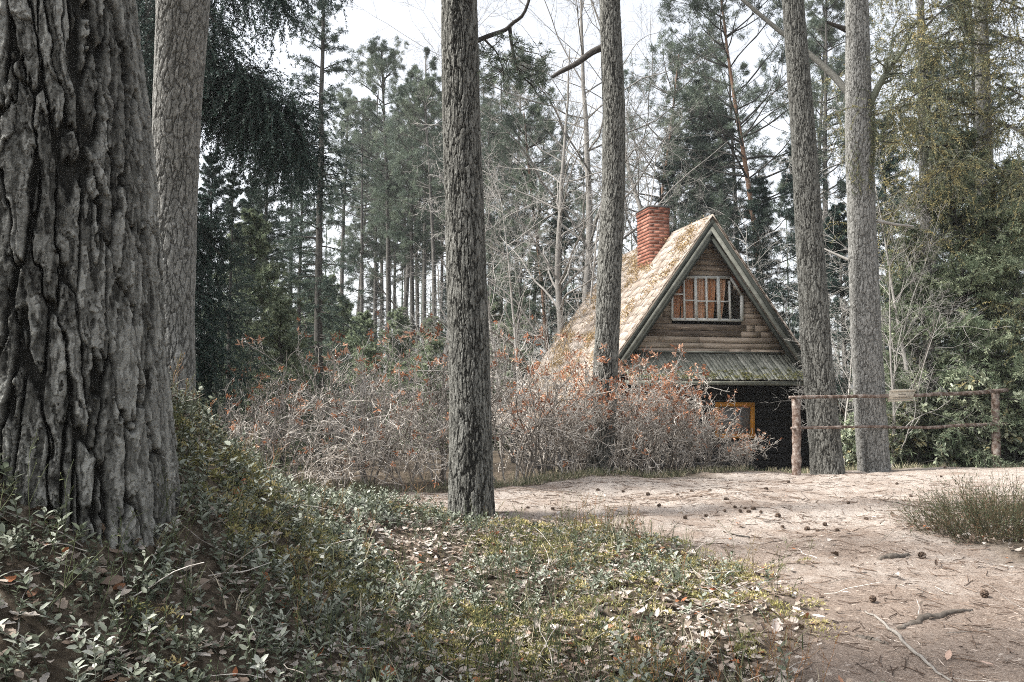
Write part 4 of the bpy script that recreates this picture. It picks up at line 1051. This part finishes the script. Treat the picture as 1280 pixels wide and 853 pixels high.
# ------------------------------------------------------------------ broad leaved evergreen shrubs behind the fence
LEAF_V = np.array([[0, 0, 0], [.32, .22, .05], [.75, .16, .03], [1, 0, -.06], [.75, -.16, .03], [.32, -.22, .05], [.35, 0, 0], [.75, 0, -.02]], float)
LEAF_F = np.array([[0, 6, 1, 1], [0, 5, 6, 6]])
LEAF_Q = np.array([[6, 7, 2, 1], [5, 4, 7, 6]]); LEAF_T = np.array([[0, 6, 1], [0, 5, 6], [7, 3, 2], [4, 3, 7]])
def leaves(mb, pos, direc, size, rng, tint, up=(0, 0, 1.0)):
    """oval folded leaves: base at pos, pointing along direc"""
    N = len(pos); d = unit(direc); s = unit(np.cross(np.broadcast_to(np.array(up), d.shape) + rng.normal(0, .25, d.shape), d)); n = np.cross(d, s)
    sz = np.broadcast_to(np.asarray(size, float), (N,))[:, None, None]
    V = pos[:, None] + sz * (LEAF_V[None, :, 0:1] * d[:, None] + LEAF_V[None, :, 1:2] * s[:, None] + LEAF_V[None, :, 2:3] * n[:, None])
    off = (np.arange(N) * 8)[:, None, None]; t = np.repeat(np.broadcast_to(np.asarray(tint, float), (N,)), 8)
    n0 = mb.n
    mb.add(V.reshape(-1, 3), (off + LEAF_Q[None]).reshape(-1, 4), t)
    mb.face((off + LEAF_T[None]).reshape(-1, 3) + n0)

def make_rhodo(seed, h, rad, nst, leafsz):
    rng = np.random.default_rng(seed)
    t = thing('evergreen_shrub', None, 'shrub')
    a = rng.uniform(0, 2 * math.pi, nst); lean = rng.uniform(.1, 1, nst) * rad / h
    P = grow(np.stack([np.cos(a) * .15, np.sin(a) * .15, 0 * a - .1], 1), np.stack([np.cos(a) * lean, np.sin(a) * lean, 1 + 0 * a], 1), h * rng.uniform(.5, 1.05, nst), 8, .14, .02, rng)
    R = np.full((nst, 1), .014) * np.linspace(1, .4, 8)[None]
    S, SR, _ = spawn(P, R, 8, rng, (.2, 1), (30, 70), (.25, .5), 5, .15, .04, .6, .5, rmin=.004)
    S2, SR2, _ = spawn(S, SR, 3, rng, (.4, 1), (30, 60), (.4, .7), 4, .15, .06, .7, .5, rmin=.003)
    b = MB(); tubes(b, P, R, 5, .4); tubes(b, S, SR, 4, .4); tubes(b, S2, SR2, 3, .4); b.build('stems', M['bark_far'], t)
    tips = np.concatenate([P[:, -1], S[:, -1], S2[:, -1], S2[:, 2]]); dr = unit(np.concatenate([P[:, -1] - P[:, -2], S[:, -1] - S[:, -2], S2[:, -1] - S2[:, -2], S2[:, 2] - S2[:, 1]]))
    par = np.repeat(np.arange(len(tips)), 7); rnd = rng.normal(0, 1, (len(par), 3)); sd = unit(rnd - (rnd * dr[par]).sum(1, keepdims=True) * dr[par])
    d = unit(sd + dr[par] * rng.uniform(-.1, .7, (len(par), 1))); c = MB()
    leaves(c, tips[par] - dr[par] * rng.uniform(0, .05, (len(par), 1)), d, leafsz * rng.uniform(.6, 1.2, len(par)), rng, np.clip(rng.uniform(0, .95, len(tips))[par] + rng.normal(0, .1, len(par)), 0, 1))
    c.build('foliage', M['rhodo'], t)
    return t
r0 = make_rhodo(601, 2.0, 1.0, 16, .125)
def rh(px, d, s, rz, label, first=False):
    x = (px - 640) / F * d; loc = (x, d, float(ground_z(x, d)))
    if first: r0.location = loc; r0.scale = (s,) * 3; r0.rotation_euler = (0, 0, rz); tag(r0, label)
    else: dup(r0, label, loc, rz, s)
rh(1165, 14.6, .8, .3, 'glossy evergreen shrub behind the middle of the fence', True)
rh(1215, 14.8, .9, 2.0, 'tall glossy evergreen shrub behind the right fence post')
rh(1265, 14.6, 1.0, 4.0, 'glossy evergreen shrub at the right edge beside the fence end')
rh(1125, 15.2, .7, 5.0, 'evergreen shrub just right of the thick pale pine')
rh(1240, 15.6, 1.15, 1.2, 'tallest evergreen shrub behind the others at the right edge')
rh(1190, 14.5, .5, 3.1, 'low evergreen shrub under the lower fence rail')
rh(1138, 14.5, .85, 4.4, 'evergreen shrub under the sign between the thick pale pine and the fence middle')
rh(1068, 15.2, .5, 2.2, 'small yellowing evergreen shrub between the two right trunks')

# ------------------------------------------------------------------ bilberry shrubs on the right of the path
def make_bilberry(seed):
    rng = np.random.default_rng(seed); t = thing('bilberry_shrub', None, 'shrub'); n = 150
    a = rng.uniform(0, 2 * math.pi, n); r = .34 * np.sqrt(rng.uniform(0, 1, n))
    P = grow(np.stack([np.cos(a) * r, np.sin(a) * r, 0 * a - .03], 1), np.stack([np.cos(a) * r * 1.7, np.sin(a) * r * 1.7, .55 + 0 * a], 1) + rng.normal(0, .15, (n, 3)), rng.uniform(.18, .46, n), 6, .1, .02, rng)
    R = np.full((n, 1), .0022) * np.linspace(1, .5, 6)[None]
    S, SR, _ = spawn(P, R, 6, rng, (.25, 1), (20, 50), (.3, .6), 4, .1, .05, .7, .6, rmin=.0012)
    b = MB(); tubes(b, P, R, 3, rng.uniform(0, .7, n)); tubes(b, S, SR, 3, rng.uniform(.1, 1, len(S))); b.build('stems', M['heather'], t)
    c = MB(); pos, tan, par, _ = along(S, SR, 3, rng, (.3, 1)); leaves(c, pos, unit(tan + rng.normal(0, .8, tan.shape)), rng.uniform(.008, .018, len(pos)), rng, rng.uniform(0, .5, len(pos))); c.build('foliage', M['grass'], t)
    return t
bb = make_bilberry(611)
def bil(px, py, d, s, rz, label, first=False):
    q = at(px, py, d); loc = (q[0], q[1], float(ground_z(q[0], q[1])) - .01)
    if first: bb.location = loc; bb.scale = (s,) * 3; bb.rotation_euler = (0, 0, rz); tag(bb, label, None, 'bilberry shrubs at the right of the path')
    else: dup(bb, label, loc, rz, s, 'bilberry shrubs at the right of the path')
bil(1212, 668, 6.2, .86, .2, 'brushy bilberry shrub nearest the path at the right', True)
bil(1265, 674, 6.1, 1.0, 1.9, 'brushy bilberry shrub cut by the right picture edge')
bil(1243, 656, 6.9, .95, 3.3, 'brushy bilberry shrub behind the other two')

# ------------------------------------------------------------------ undergrowth, litter: nobody could count it
rng = np.random.default_rng(700)
def sample_ground(n, xr, yr, keep):
    x = rng.uniform(xr[0], xr[1], n); y = yr[0] + (yr[1] - yr[0]) * rng.uniform(0, 1, n) ** 1.25
    inside = np.abs(x) < .66 * y + .9
    x, y = x[inside], y[inside]; k = rng.uniform(0, 1, len(x)) < keep(x, y); x, y = x[k], y[k]
    return np.stack([x, y, ground_z(x, y) - .005], 1)
def near_T1(x, y): return np.hypot(x + 1.66, y - 3.05) < .42
def cover(x, y):
    return veg_mask(x, y) * (~near_T1(x, y))
def right_patch(x, y):
    e = np.interp(y, [4.5, 5.4, 6.2, 7.2, 8], [3.9, 3.35, 3.1, 3.6, 4.4]) + .25 * fbm(x * 2, y * 2, 0 * x, 3, 91)
    return sstep(-.2, .2, x - e) * sstep(4.2, 5.2, y) * sstep(9, 7.6, y)
def centre_litter(x, y): return sstep(-1.3, .3, x)          # right of here more leaf litter and fewer green plants

# lingonberry sprigs
ling = MB()
for k in range(7):
    r = np.random.default_rng(800 + k); L = r.uniform(.07, .13)
    st = grow(np.zeros((1, 3)), np.array([[r.normal(0, .35), r.normal(0, .35), 1.0]]), np.array([L]), 6, .12, .02, r)
    tb = MB(); tubes(tb, st, np.full((1, 6), .0014), 3, .2)
    n = 11; tt = np.linspace(.25, 1, n); pos, tan, _ = lerp_on(st, np.full((1, 6), .001), np.zeros(n, int), tt)
    az = np.arange(n) * 2.4 + r.uniform(0, 6); d = np.stack([np.cos(az), np.sin(az), .35 + .6 * (tt - .4)], 1)
    leaves(tb, pos, d, r.uniform(.021, .037, n), r, r.uniform(.2, .8, n))
    V = np.concatenate(tb.v); T = np.concatenate(tb.t)
    clus = lambda x, y: cover(x, y) * sstep(-.25, .25, fbm(x * 1.6, y * 1.6, 0 * x, 3, 61) + .46 - .42 * centre_litter(x, y)) * (1 - .68 * centre_litter(x, y))
    p = sample_ground(2500, (-4.2, 1.9), (1.5, 8), clus); N = len(p)
    for grp in {f.shape[1] for f in tb.f}:
        pass
    q4 = np.concatenate([f for f in tb.f if f.shape[1] == 4]); q3 = np.concatenate([f for f in tb.f if f.shape[1] == 3])
    sz = rng.uniform(.6, 1.35, N) * np.interp(p[:, 1], [1.8, 3.2], [.8, 1.0]); rz = rng.uniform(0, 6.28, N); tl_ = np.clip(rng.normal(.36, .28, N), 0, 1); s0 = rng.bit_generator.state
    scatter(ling, V, q4, p, rz, sz, .28, rng, tl_); n0 = ling.n - N * len(V)
    ling.face(((np.arange(N) * len(V))[:, None, None] + q3[None]).reshape(-1, 3) + n0)
    ling.t[-1] = np.clip(ling.t[-1] * .55 + np.tile(T, N) * .5, 0, 1)
tag(ling.build('lingonberry_undergrowth', M['lingon']), 'dark glossy lingonberry undergrowth covering the bank in front', 'undergrowth', kind='stuff')

# grass
gr = MB(); N = 1500
p = sample_ground(3000, (-4.2, 2.2), (1.5, 9), lambda x, y: np.clip(cover(x, y), 0, 1) * (.18 + .3 * sstep(-.9, -.2, x)) * sstep(-.1, .5, fbm(x * 1.1, y * 1.1, 0 * x, 3, 66) + .15))
par = np.repeat(np.arange(len(p)), 9); n = len(par)
az = rng.uniform(0, 6.28, n); st = p[par] + np.stack([rng.normal(0, .03, n), rng.normal(0, .03, n), np.zeros(n)], 1)
G = grow(st, np.stack([np.cos(az) * .45, np.sin(az) * .45, np.ones(n)], 1), rng.uniform(.06, .22, n), 5, .08, -.20, rng)
wdt = rng.uniform(.0014, .003, n)[:, None] * np.array([1, 1, .85, .55, .1])[None]
sd = np.stack([-np.sin(az), np.cos(az), 0 * az], 1)
V = np.stack([G + sd[:, None] * wdt[..., None], G - sd[:, None] * wdt[..., None]], 2)
i_ = np.arange(n * 10).reshape(n, 5, 2)
gr.add(V.reshape(-1, 3), np.stack([i_[:, :-1, 0], i_[:, :-1, 1], i_[:, 1:, 1], i_[:, 1:, 0]], -1).reshape(-1, 4), np.repeat(np.clip(rng.beta(1.6, 1.6, len(p))[par] + rng.normal(0, .12, n), 0, 1), 10))
tag(gr.build('grass', M['grass']), 'thin green and straw grass among the undergrowth', 'grass', kind='stuff')

# bilberry stalks with tiny leaves
bs_ = MB(); p = sample_ground(5200, (-3.6, 2.2), (1.7, 8), lambda x, y: np.clip(cover(x, y) + .5 * right_patch(x, y), 0, 1) * sstep(-.15, .45, fbm(x * 1.4, y * 1.4, 0 * x, 3, 68) + .12) * (.45 + .55 * sstep(-.9, .1, x)))
n = len(p); P = grow(p, np.stack([rng.normal(0, .25, n), rng.normal(0, .25, n), np.ones(n)], 1), rng.uniform(.10, .30, n), 5, .09, .02, rng); R = np.full((n, 1), .0016) * np.linspace(1, .5, 5)[None]
tn = np.clip(.38 + .5 * fbm(p[:, 0] * 1.2, p[:, 1] * 1.2, 0 * p[:, 0], 3, 69) + rng.normal(0, .12, n), 0, 1)
S, SR, _ = spawn(P, R, 4, rng, (.3, 1), (20, 45), (.3, .6), 4, .1, .05, .7, .6, rmin=.001)
tubes(bs_, P, R, 3, tn); tubes(bs_, S, SR, 3, np.repeat(tn, 4))
pos, tan, par, _ = along(S, SR, 2, rng, (.2, 1)); leaves(bs_, pos, unit(tan + rng.normal(0, .8, tan.shape)), rng.uniform(.007, .016, len(pos)), rng, np.clip(np.repeat(tn, 8) + rng.normal(0, .15, len(pos)), 0, 1))
tag(bs_.build('bilberry_undergrowth', M['stalk']), 'upright bilberry stalks, green and rust red, in the front undergrowth', 'undergrowth', kind='stuff')

# moss
ms = MB(); p = sample_ground(12000, (-4.2, 2.0), (1.6, 8), lambda x, y: cover(x, y) * sstep(0, .35, fbm(x * 1.9, y * 1.9, 0 * x, 3, 73) + .12 + .8 * np.exp(-((x + 1.15) / .45) ** 2 - ((y - 3.7) / .9) ** 2)))
par = np.repeat(np.arange(len(p)), 60); n = len(par); hs_ = rng.uniform(.015, .05, len(p))[par]
of = rng.normal(0, 1, (n, 3)) * [.032, .032, 0]; of[:, 2] = hs_ * np.exp(-(of[:, 0] ** 2 + of[:, 1] ** 2) / .0022)
blades(ms, p[par] + of, np.array([0, 0, .6]) + of * 14 * [1, 1, 0] + rng.normal(0, .6, (n, 3)), rng.uniform(.010, .028, n), rng.uniform(.003, .007, n), rng, np.clip(rng.beta(1.6, 1.6, len(p))[par] + rng.normal(0, .14, n), 0, 1))
tag(ms.build('moss', M['moss']), 'yellow green moss cushions on the bank and between the leaves', 'moss', kind='stuff')

# dead leaves: curled, lobed outline
lt = MB()
for k in range(6):
    r = np.random.default_rng(900 + k); nu, nv = 7, 5
    uu, vv = np.meshgrid(np.linspace(0, 1, nu), np.linspace(-1, 1, nv))
    half = np.sin(np.clip(uu, .02, .98) * math.pi) ** .7 * (.30 + .06 * np.sin(uu * 19 + k)) * r.uniform(.75, 1.2)
    c1, c2 = r.uniform(-.5, .9), r.uniform(-.6, .6)
    V = np.stack([uu - .5, vv * half, c1 * (vv * half) ** 2 * 1.6 + c2 * (uu - .5) ** 2 * .9 + .02 * np.sin(uu * 9 + vv * 3 + k)], -1).reshape(-1, 3)
    i_ = np.arange(nu * nv).reshape(nv, nu); q = np.stack([i_[:-1, :-1], i_[:-1, 1:], i_[1:, 1:], i_[1:, :-1]], -1).reshape(-1, 4)
    p = sample_ground(11000, (-4.2, 4.4), (1.6, 9), lambda x, y: np.clip(cover(x, y) * (.62 + .38 * centre_litter(x, y)) + .5 * right_patch(x, y) + .012, 0, 1)); p[:, 2] += rng.uniform(.006, .045, len(p))
    scatter(lt, V, q, p, rng.uniform(0, 6.28, len(p)), rng.uniform(.02, .055, len(p)) * np.where(rng.uniform(0, 1, len(p)) < .08, 1.6, 1), .45, rng, rng.uniform(0, 1, len(p)))
tag(lt.build('fallen_leaves', M['litter'], smooth=True), 'pale curled dead leaves strewn through the front undergrowth', 'leaf litter', kind='stuff')

# fallen needles and crumbs of twig on the path
nl = MB()
def on_path(x, y): return np.clip(path_mask(x, y), 0, 1)
p = np.concatenate([sample_ground(95000, (-2.5, 5.2), (2.2, 9), lambda x, y: np.clip(on_path(x, y) * (.35 + .65 * sstep(-.2, .4, fbm(x * 1.2, y * 1.2, 0 * x, 3, 81))), 0, 1)), sample_ground(26000, (-3.5, 9), (8, 13.2), lambda x, y: on_path(x, y) * .8)])
n = len(p); az = rng.uniform(0, 6.28, n); p[:, 2] += .007
blades(nl, p, np.stack([np.cos(az), np.sin(az), rng.normal(0, .12, n)], 1), rng.uniform(.025, .075, n), rng.uniform(.0016, .0036, n), rng, rng.beta(1.3, 1.3, n))
p = sample_ground(4200, (-2.5, 5.2), (2.2, 12), lambda x, y: on_path(x, y)); n = len(p); az = rng.uniform(0, 6.28, n); p[:, 2] += .008
G = grow(p, np.stack([np.cos(az), np.sin(az), 0 * az], 1), rng.uniform(.03, .16, n), 4, .2, 0, rng); G[:, :, 2] = ground_z(G[:, :, 0], G[:, :, 1]) + .006
tubes(nl, G, np.full((n, 4), .0025), 3, rng.uniform(0, .5, n))
tag(nl.build('needle_litter', M['needle_litter']), 'fallen pine needles and twig crumbs on the sandy path', 'needle litter', kind='stuff')

# thin fallen twigs
tw = MB(); p = sample_ground(2600, (-4.2, 3.2), (1.6, 9), lambda x, y: np.clip(cover(x, y) * .9 + .06, 0, 1)); n = len(p); az = rng.uniform(0, 6.28, n); p[:, 2] += .02
G = grow(p, np.stack([np.cos(az), np.sin(az), rng.normal(.1, .3, n)], 1), rng.uniform(.06, .34, n), 6, .16, -.05, rng)
G[:, :, 2] = np.maximum(G[:, :, 2], ground_z(G[:, :, 0], G[:, :, 1]) + .006)
tubes(tw, G, rng.uniform(.0012, .003, n)[:, None] * np.linspace(1, .6, 6)[None], 4, rng.uniform(0, 1, n))
tag(tw.build('fallen_twigs', M['twig']), 'thin pale and dark twigs fallen among the undergrowth', 'twigs', kind='stuff')

# low growth along the foot of the shrubs and the fence
lo = MB(); n = 2600; px = rng.uniform(-4.5, 9, n); py_ = np.interp(px, [-3.2, -1.8, -.5, 1, 2.5, 3.3, 4.5, 7, 9], [7.6, 9.0, 9.8, 11.2, 12.1, 12.7, 13.3, 13.8, 13.4]) + np.abs(rng.normal(0, .55, n)) - .12
p = np.stack([px, py_, ground_z(px, py_)], 1); k = fbm(px * 1.5, py_ * 1.5, 0 * px, 3, 95) > -.25; p = p[k]
par = np.repeat(np.arange(len(p)), 8); n = len(par)
blades(lo, p[par] + rng.normal(0, .05, (n, 3)) * [1, 1, .1], np.array([0, 0, 1]) + rng.normal(0, .5, (n, 3)), rng.uniform(.03, .14, n), rng.uniform(.004, .010, n), rng, np.clip(rng.uniform(.25, 1, len(p))[par] + rng.normal(0, .1, n), 0, 1))
tag(lo.build('low_grass', M['grass']), 'low tufts of grass and weed along the foot of the shrubs', 'grass', kind='stuff')

# far-off wood, one mass
fw = MB(); n = 170; fx = rng.uniform(-75, 80, n); fy = rng.uniform(64, 120, n); fz = ground_z(fx, fy); hh = rng.uniform(11, 19, n)
P = np.stack([np.stack([fx, fy, fz], 1) + np.array([0, 0, 1]) * (hh * t)[:, None] for t in np.linspace(0, 1, 5)], 1)
tubes(fw, P, .14 * np.linspace(1, .3, 5)[None] * np.ones((n, 1)), 5, .1)
B, BR, tt = spawn(P, np.full((n, 5), .03), 34, rng, (.35, 1), (50, 95), K=4, wob=.1, grav=.02, outlen=(.7, 2.4), rmin=.02)
pos, tan, par, _ = along(B, BR, 12, rng, (.3, 1)); blades(fw, pos, unit(tan + rng.normal(0, .6, tan.shape)), rng.uniform(.2, .5, len(pos)), .09, rng, rng.uniform(.3, 1, len(pos)))
tag(fw.build('distant_forest', M['pine']), 'far off hazy wood seen between the trunks', 'forest', kind='stuff')

# ------------------------------------------------------------------ cones, sticks and roots on the path
def make_cone():
    t = MB(); r = np.random.default_rng(33)
    for k in range(46):
        f = k / 45; az = k * 2.4; rad = .017 * math.sin(math.pi * (.12 + .80 * f)) + .002; zc = f * .055
        c = np.array([math.cos(az) * rad, math.sin(az) * rad, zc]); d = unit(np.array([math.cos(az), math.sin(az), .2])); s = np.array([-math.sin(az), math.cos(az), 0])
        q = c - d * .004; w = .0065
        n_ = np.cross(d, s) * .0018
        V = [q - s * w * .5 - n_, q + s * w * .5 - n_, c + d * .011 + s * w - n_, c + d * .011 - s * w - n_, q - s * w * .5 + n_, q + s * w * .5 + n_, c + d * .011 + s * w + n_, c + d * .011 - s * w + n_]
        t.hexa(np.array(V), r.uniform(.2, 1))
    zz = np.linspace(0, .044, 6); tubes(t, np.stack([0 * zz, 0 * zz, zz], 1)[None], (.013 * np.sin(math.pi * (.1 + .85 * zz / .044)))[None], 8, .1)
    return t
cone_b = make_cone()
rng = np.random.default_rng(61)
spots = [(693, 637), (748, 613), (661, 636), (847, 620), (853, 617), (890, 614), (878, 622), (906, 640), (920, 636), (927, 641), (932, 637), (938, 641), (944, 637), (952, 641), (973, 646), (978, 660), (1021, 665), (1029, 657), (1049, 664), (1085, 650),
         (1137, 621), (1181, 586), (1178, 597), (984, 604), (960, 612), (866, 616), (905, 625), (1010, 663), (880, 646), (854, 648), (1060, 630), (1120, 606), (780, 616), (812, 620), (822, 634)]
first = None
for k, (px, py) in enumerate(spots):
    lo_, hi_ = 3.0, 14.0                                  # where the sight line meets the ground
    for _ in range(40):
        md = (lo_ + hi_) / 2; q = at(px, py, md)
        if q[2] > float(ground_z(q[0], q[1])): lo_ = md
        else: hi_ = md
    loc = (q[0], q[1], float(ground_z(q[0], q[1])) + .008); s = rng.uniform(.42, .78) * (1.25 if k in (17, 19, 1) else 1)
    if first is None:
        first = cone_b.build('pine_cone', M['cone']); o = first
    else: o = first.copy(); COL.objects.link(o)
    o.location = loc; o.rotation_euler = (rng.uniform(1.1, 1.9), rng.uniform(-.3, .3), rng.uniform(0, 6.28)); o.scale = (s,) * 3
    tag(o, 'small dark pine cone lying on the sandy path', 'pine cone', 'pine cones scattered on the sandy path')
def big_cone(px, py, label, s):
    lo_, hi_ = 2.5, 12.0
    for _ in range(40):
        md = (lo_ + hi_) / 2; q = at(px, py, md)
        if q[2] > float(ground_z(q[0], q[1])): lo_ = md
        else: hi_ = md
    o = first.copy(); COL.objects.link(o); o.location = (q[0], q[1], float(ground_z(q[0], q[1])) + .02); o.rotation_euler = (1.5, .2, rng.uniform(0, 6)); o.scale = (s,) * 3
    tag(o, label, 'pine cone', 'large pine cones on the near path')
big_cone(1230, 748, 'dark round pine cone alone on the near path at the right', .75)
big_cone(1148, 698, 'upright dark pine cone beside the worn root left of the bilberry', .8)
big_cone(1093, 753, 'dark pine cone above the pale stick on the near path', .6)
def ground_hit(px, py):
    lo_, hi_ = 2.0, 14.0
    for _ in range(40):
        md = (lo_ + hi_) / 2; q = at(px, py, md)
        if q[2] > float(ground_z(q[0], q[1])): lo_ = md
        else: hi_ = md
    return np.array([q[0], q[1], float(ground_z(q[0], q[1]))])
def lying(name, label, cat, pts, r0, r1, m, lift, sides=8, seed=1, wob=.004):
    r = np.random.default_rng(seed); Q = np.array([ground_hit(x, y) for x, y in pts]); n = 22
    s = np.linspace(0, len(Q) - 1, n); P = np.stack([np.interp(s, np.arange(len(Q)), Q[:, k]) for k in range(3)], 1)
    P[1:-1] = (P[:-2] + 2 * P[1:-1] + P[2:]) / 4; P += r.normal(0, wob, P.shape)
    P[:, 2] = ground_z(P[:, 0], P[:, 1]) + lift * np.sin(np.linspace(.15, math.pi - .15, n)) ** .6
    R = np.interp(np.linspace(0, 1, n), [0, .5, 1], [r0 * .5, r0, r1]) * (1 + r.normal(0, .08, n))
    b = MB(); tubes(b, P[None], R[None], sides, .6, cap=True); o = b.build(name, M[m], None, P[n // 2], smooth=True); return tag(o, label, cat)
lying('stick', 'long pale grey stick lying on the near path', 'stick', [(1079, 764), (1100, 776), (1122, 795), (1150, 822), (1188, 852)], .0085, .005, 'stick', .009, seed=3, wob=.003)
lying('tree_root', 'worn grey root arching out of the near path beside the pale stick', 'root', [(1122, 786), (1145, 778), (1168, 772), (1196, 765), (1215, 763)], .019, .006, 'root', .003, seed=4, wob=.006)
lying('tree_root', 'thin worn root stub left of the pale stick on the near path', 'root', [(1070, 795), (1090, 799), (1110, 807)], .013, .005, 'root', .000, seed=5, wob=.008)
lying('tree_root', 'short flat root in the path below the bilberry shrubs', 'root', [(1098, 700), (1116, 697), (1134, 694)], .022, .012, 'root', .006, seed=6)
lying('stick', 'grey forked twig lying on the bank beside the massive old trunk', 'stick', [(205, 617), (232, 612), (258, 602), (290, 616)], .006, .003, 'stick', .09, seed=7)
lying('stick', 'short dark twig on the path left of the pine cones', 'stick', [(915, 668), (925, 671), (937, 674)], .007, .005, 'bark_dark', .006, seed=8)

# ------------------------------------------------------------------ thin air haze round everything
b = MB(); b.box((-260, -60, -8), (260, 300, 42), .5); hz = b.build('haze', None)
hm = bpy.data.materials.new('thin pale haze'); hm.use_nodes = True; nt = hm.node_tree; nt.nodes.clear()
ho = nt.nodes.new('ShaderNodeOutputMaterial'); hv = nt.nodes.new('ShaderNodeVolumePrincipled'); hv.inputs['Density'].default_value = .0007; hv.inputs['Color'].default_value = (.93, .95, .96, 1); hv.inputs['Anisotropy'].default_value = .3
nt.links.new(hv.outputs[0], ho.inputs['Volume']); hz.data.materials.clear(); hz.data.materials.append(hm); tag(hz, 'thin pale haze between the trees', 'haze', kind='stuff')

# ------------------------------------------------------------------ sky, sun, camera
SUN_EL, SUN_AZ = math.radians(47), math.atan2(-.98, -.17)         # azimuth from +Y towards +X
w = bpy.data.worlds.new('World'); scene.world = w; w.use_nodes = True
nt = w.node_tree; nt.nodes.clear()
sky = nt.nodes.new('ShaderNodeTexSky'); sky.sky_type = 'NISHITA'; sky.sun_disc = False
sky.sun_elevation = SUN_EL; sky.sun_rotation = SUN_AZ; sky.air_density = 1.0; sky.dust_density = 3.0; sky.ozone_density = 1.0
hs = nt.nodes.new('ShaderNodeHueSaturation'); hs.inputs['Saturation'].default_value = .24
bg = nt.nodes.new('ShaderNodeBackground'); bg.inputs['Strength'].default_value = .15
wo = nt.nodes.new('ShaderNodeOutputWorld')
nt.links.new(sky.outputs[0], hs.inputs['Color']); nt.links.new(hs.outputs[0], bg.inputs['Color']); nt.links.new(bg.outputs[0], wo.inputs['Surface'])
sd_ = bpy.data.lights.new('sun', 'SUN'); sd_.energy = 3.5; sd_.angle = math.radians(8); sd_.color = (1, .965, .915)
so = bpy.data.objects.new('sun', sd_); COL.objects.link(so)
dirv = Vector((math.sin(SUN_AZ) * math.cos(SUN_EL), math.cos(SUN_AZ) * math.cos(SUN_EL), math.sin(SUN_EL)))
so.rotation_euler = dirv.to_track_quat('Z', 'Y').to_euler(); so.location = (-10, 5, 20)
cd = bpy.data.cameras.new('camera'); co = bpy.data.objects.new('camera', cd); COL.objects.link(co)
cd.sensor_width = 36; cd.lens = 36 * F / 1280; cd.clip_start = .05; cd.clip_end = 3000
co.location = Vector(CAM); co.rotation_euler = (math.pi / 2 + PITCH, 0, 0); scene.camera = co
vs = scene.view_settings; vs.view_transform = 'Standard'; vs.look = 'None'; vs.exposure = 1.25; vs.gamma = 1; vs.use_curve_mapping = False
scene.cycles.max_bounces = 5; scene.cycles.diffuse_bounces = 2; scene.cycles.glossy_bounces = 2; scene.cycles.transmission_bounces = 3; scene.cycles.transparent_max_bounces = 6
scene.cycles.caustics_reflective = False; scene.cycles.caustics_refractive = False
scene.cycles.use_denoising = False; scene.cycles.sample_clamp_indirect = 4; scene.cycles.denoising_prefilter = 'ACCURATE'; scene.cycles.pixel_filter_type = 'BLACKMAN_HARRIS'; scene.cycles.filter_width = 1.0
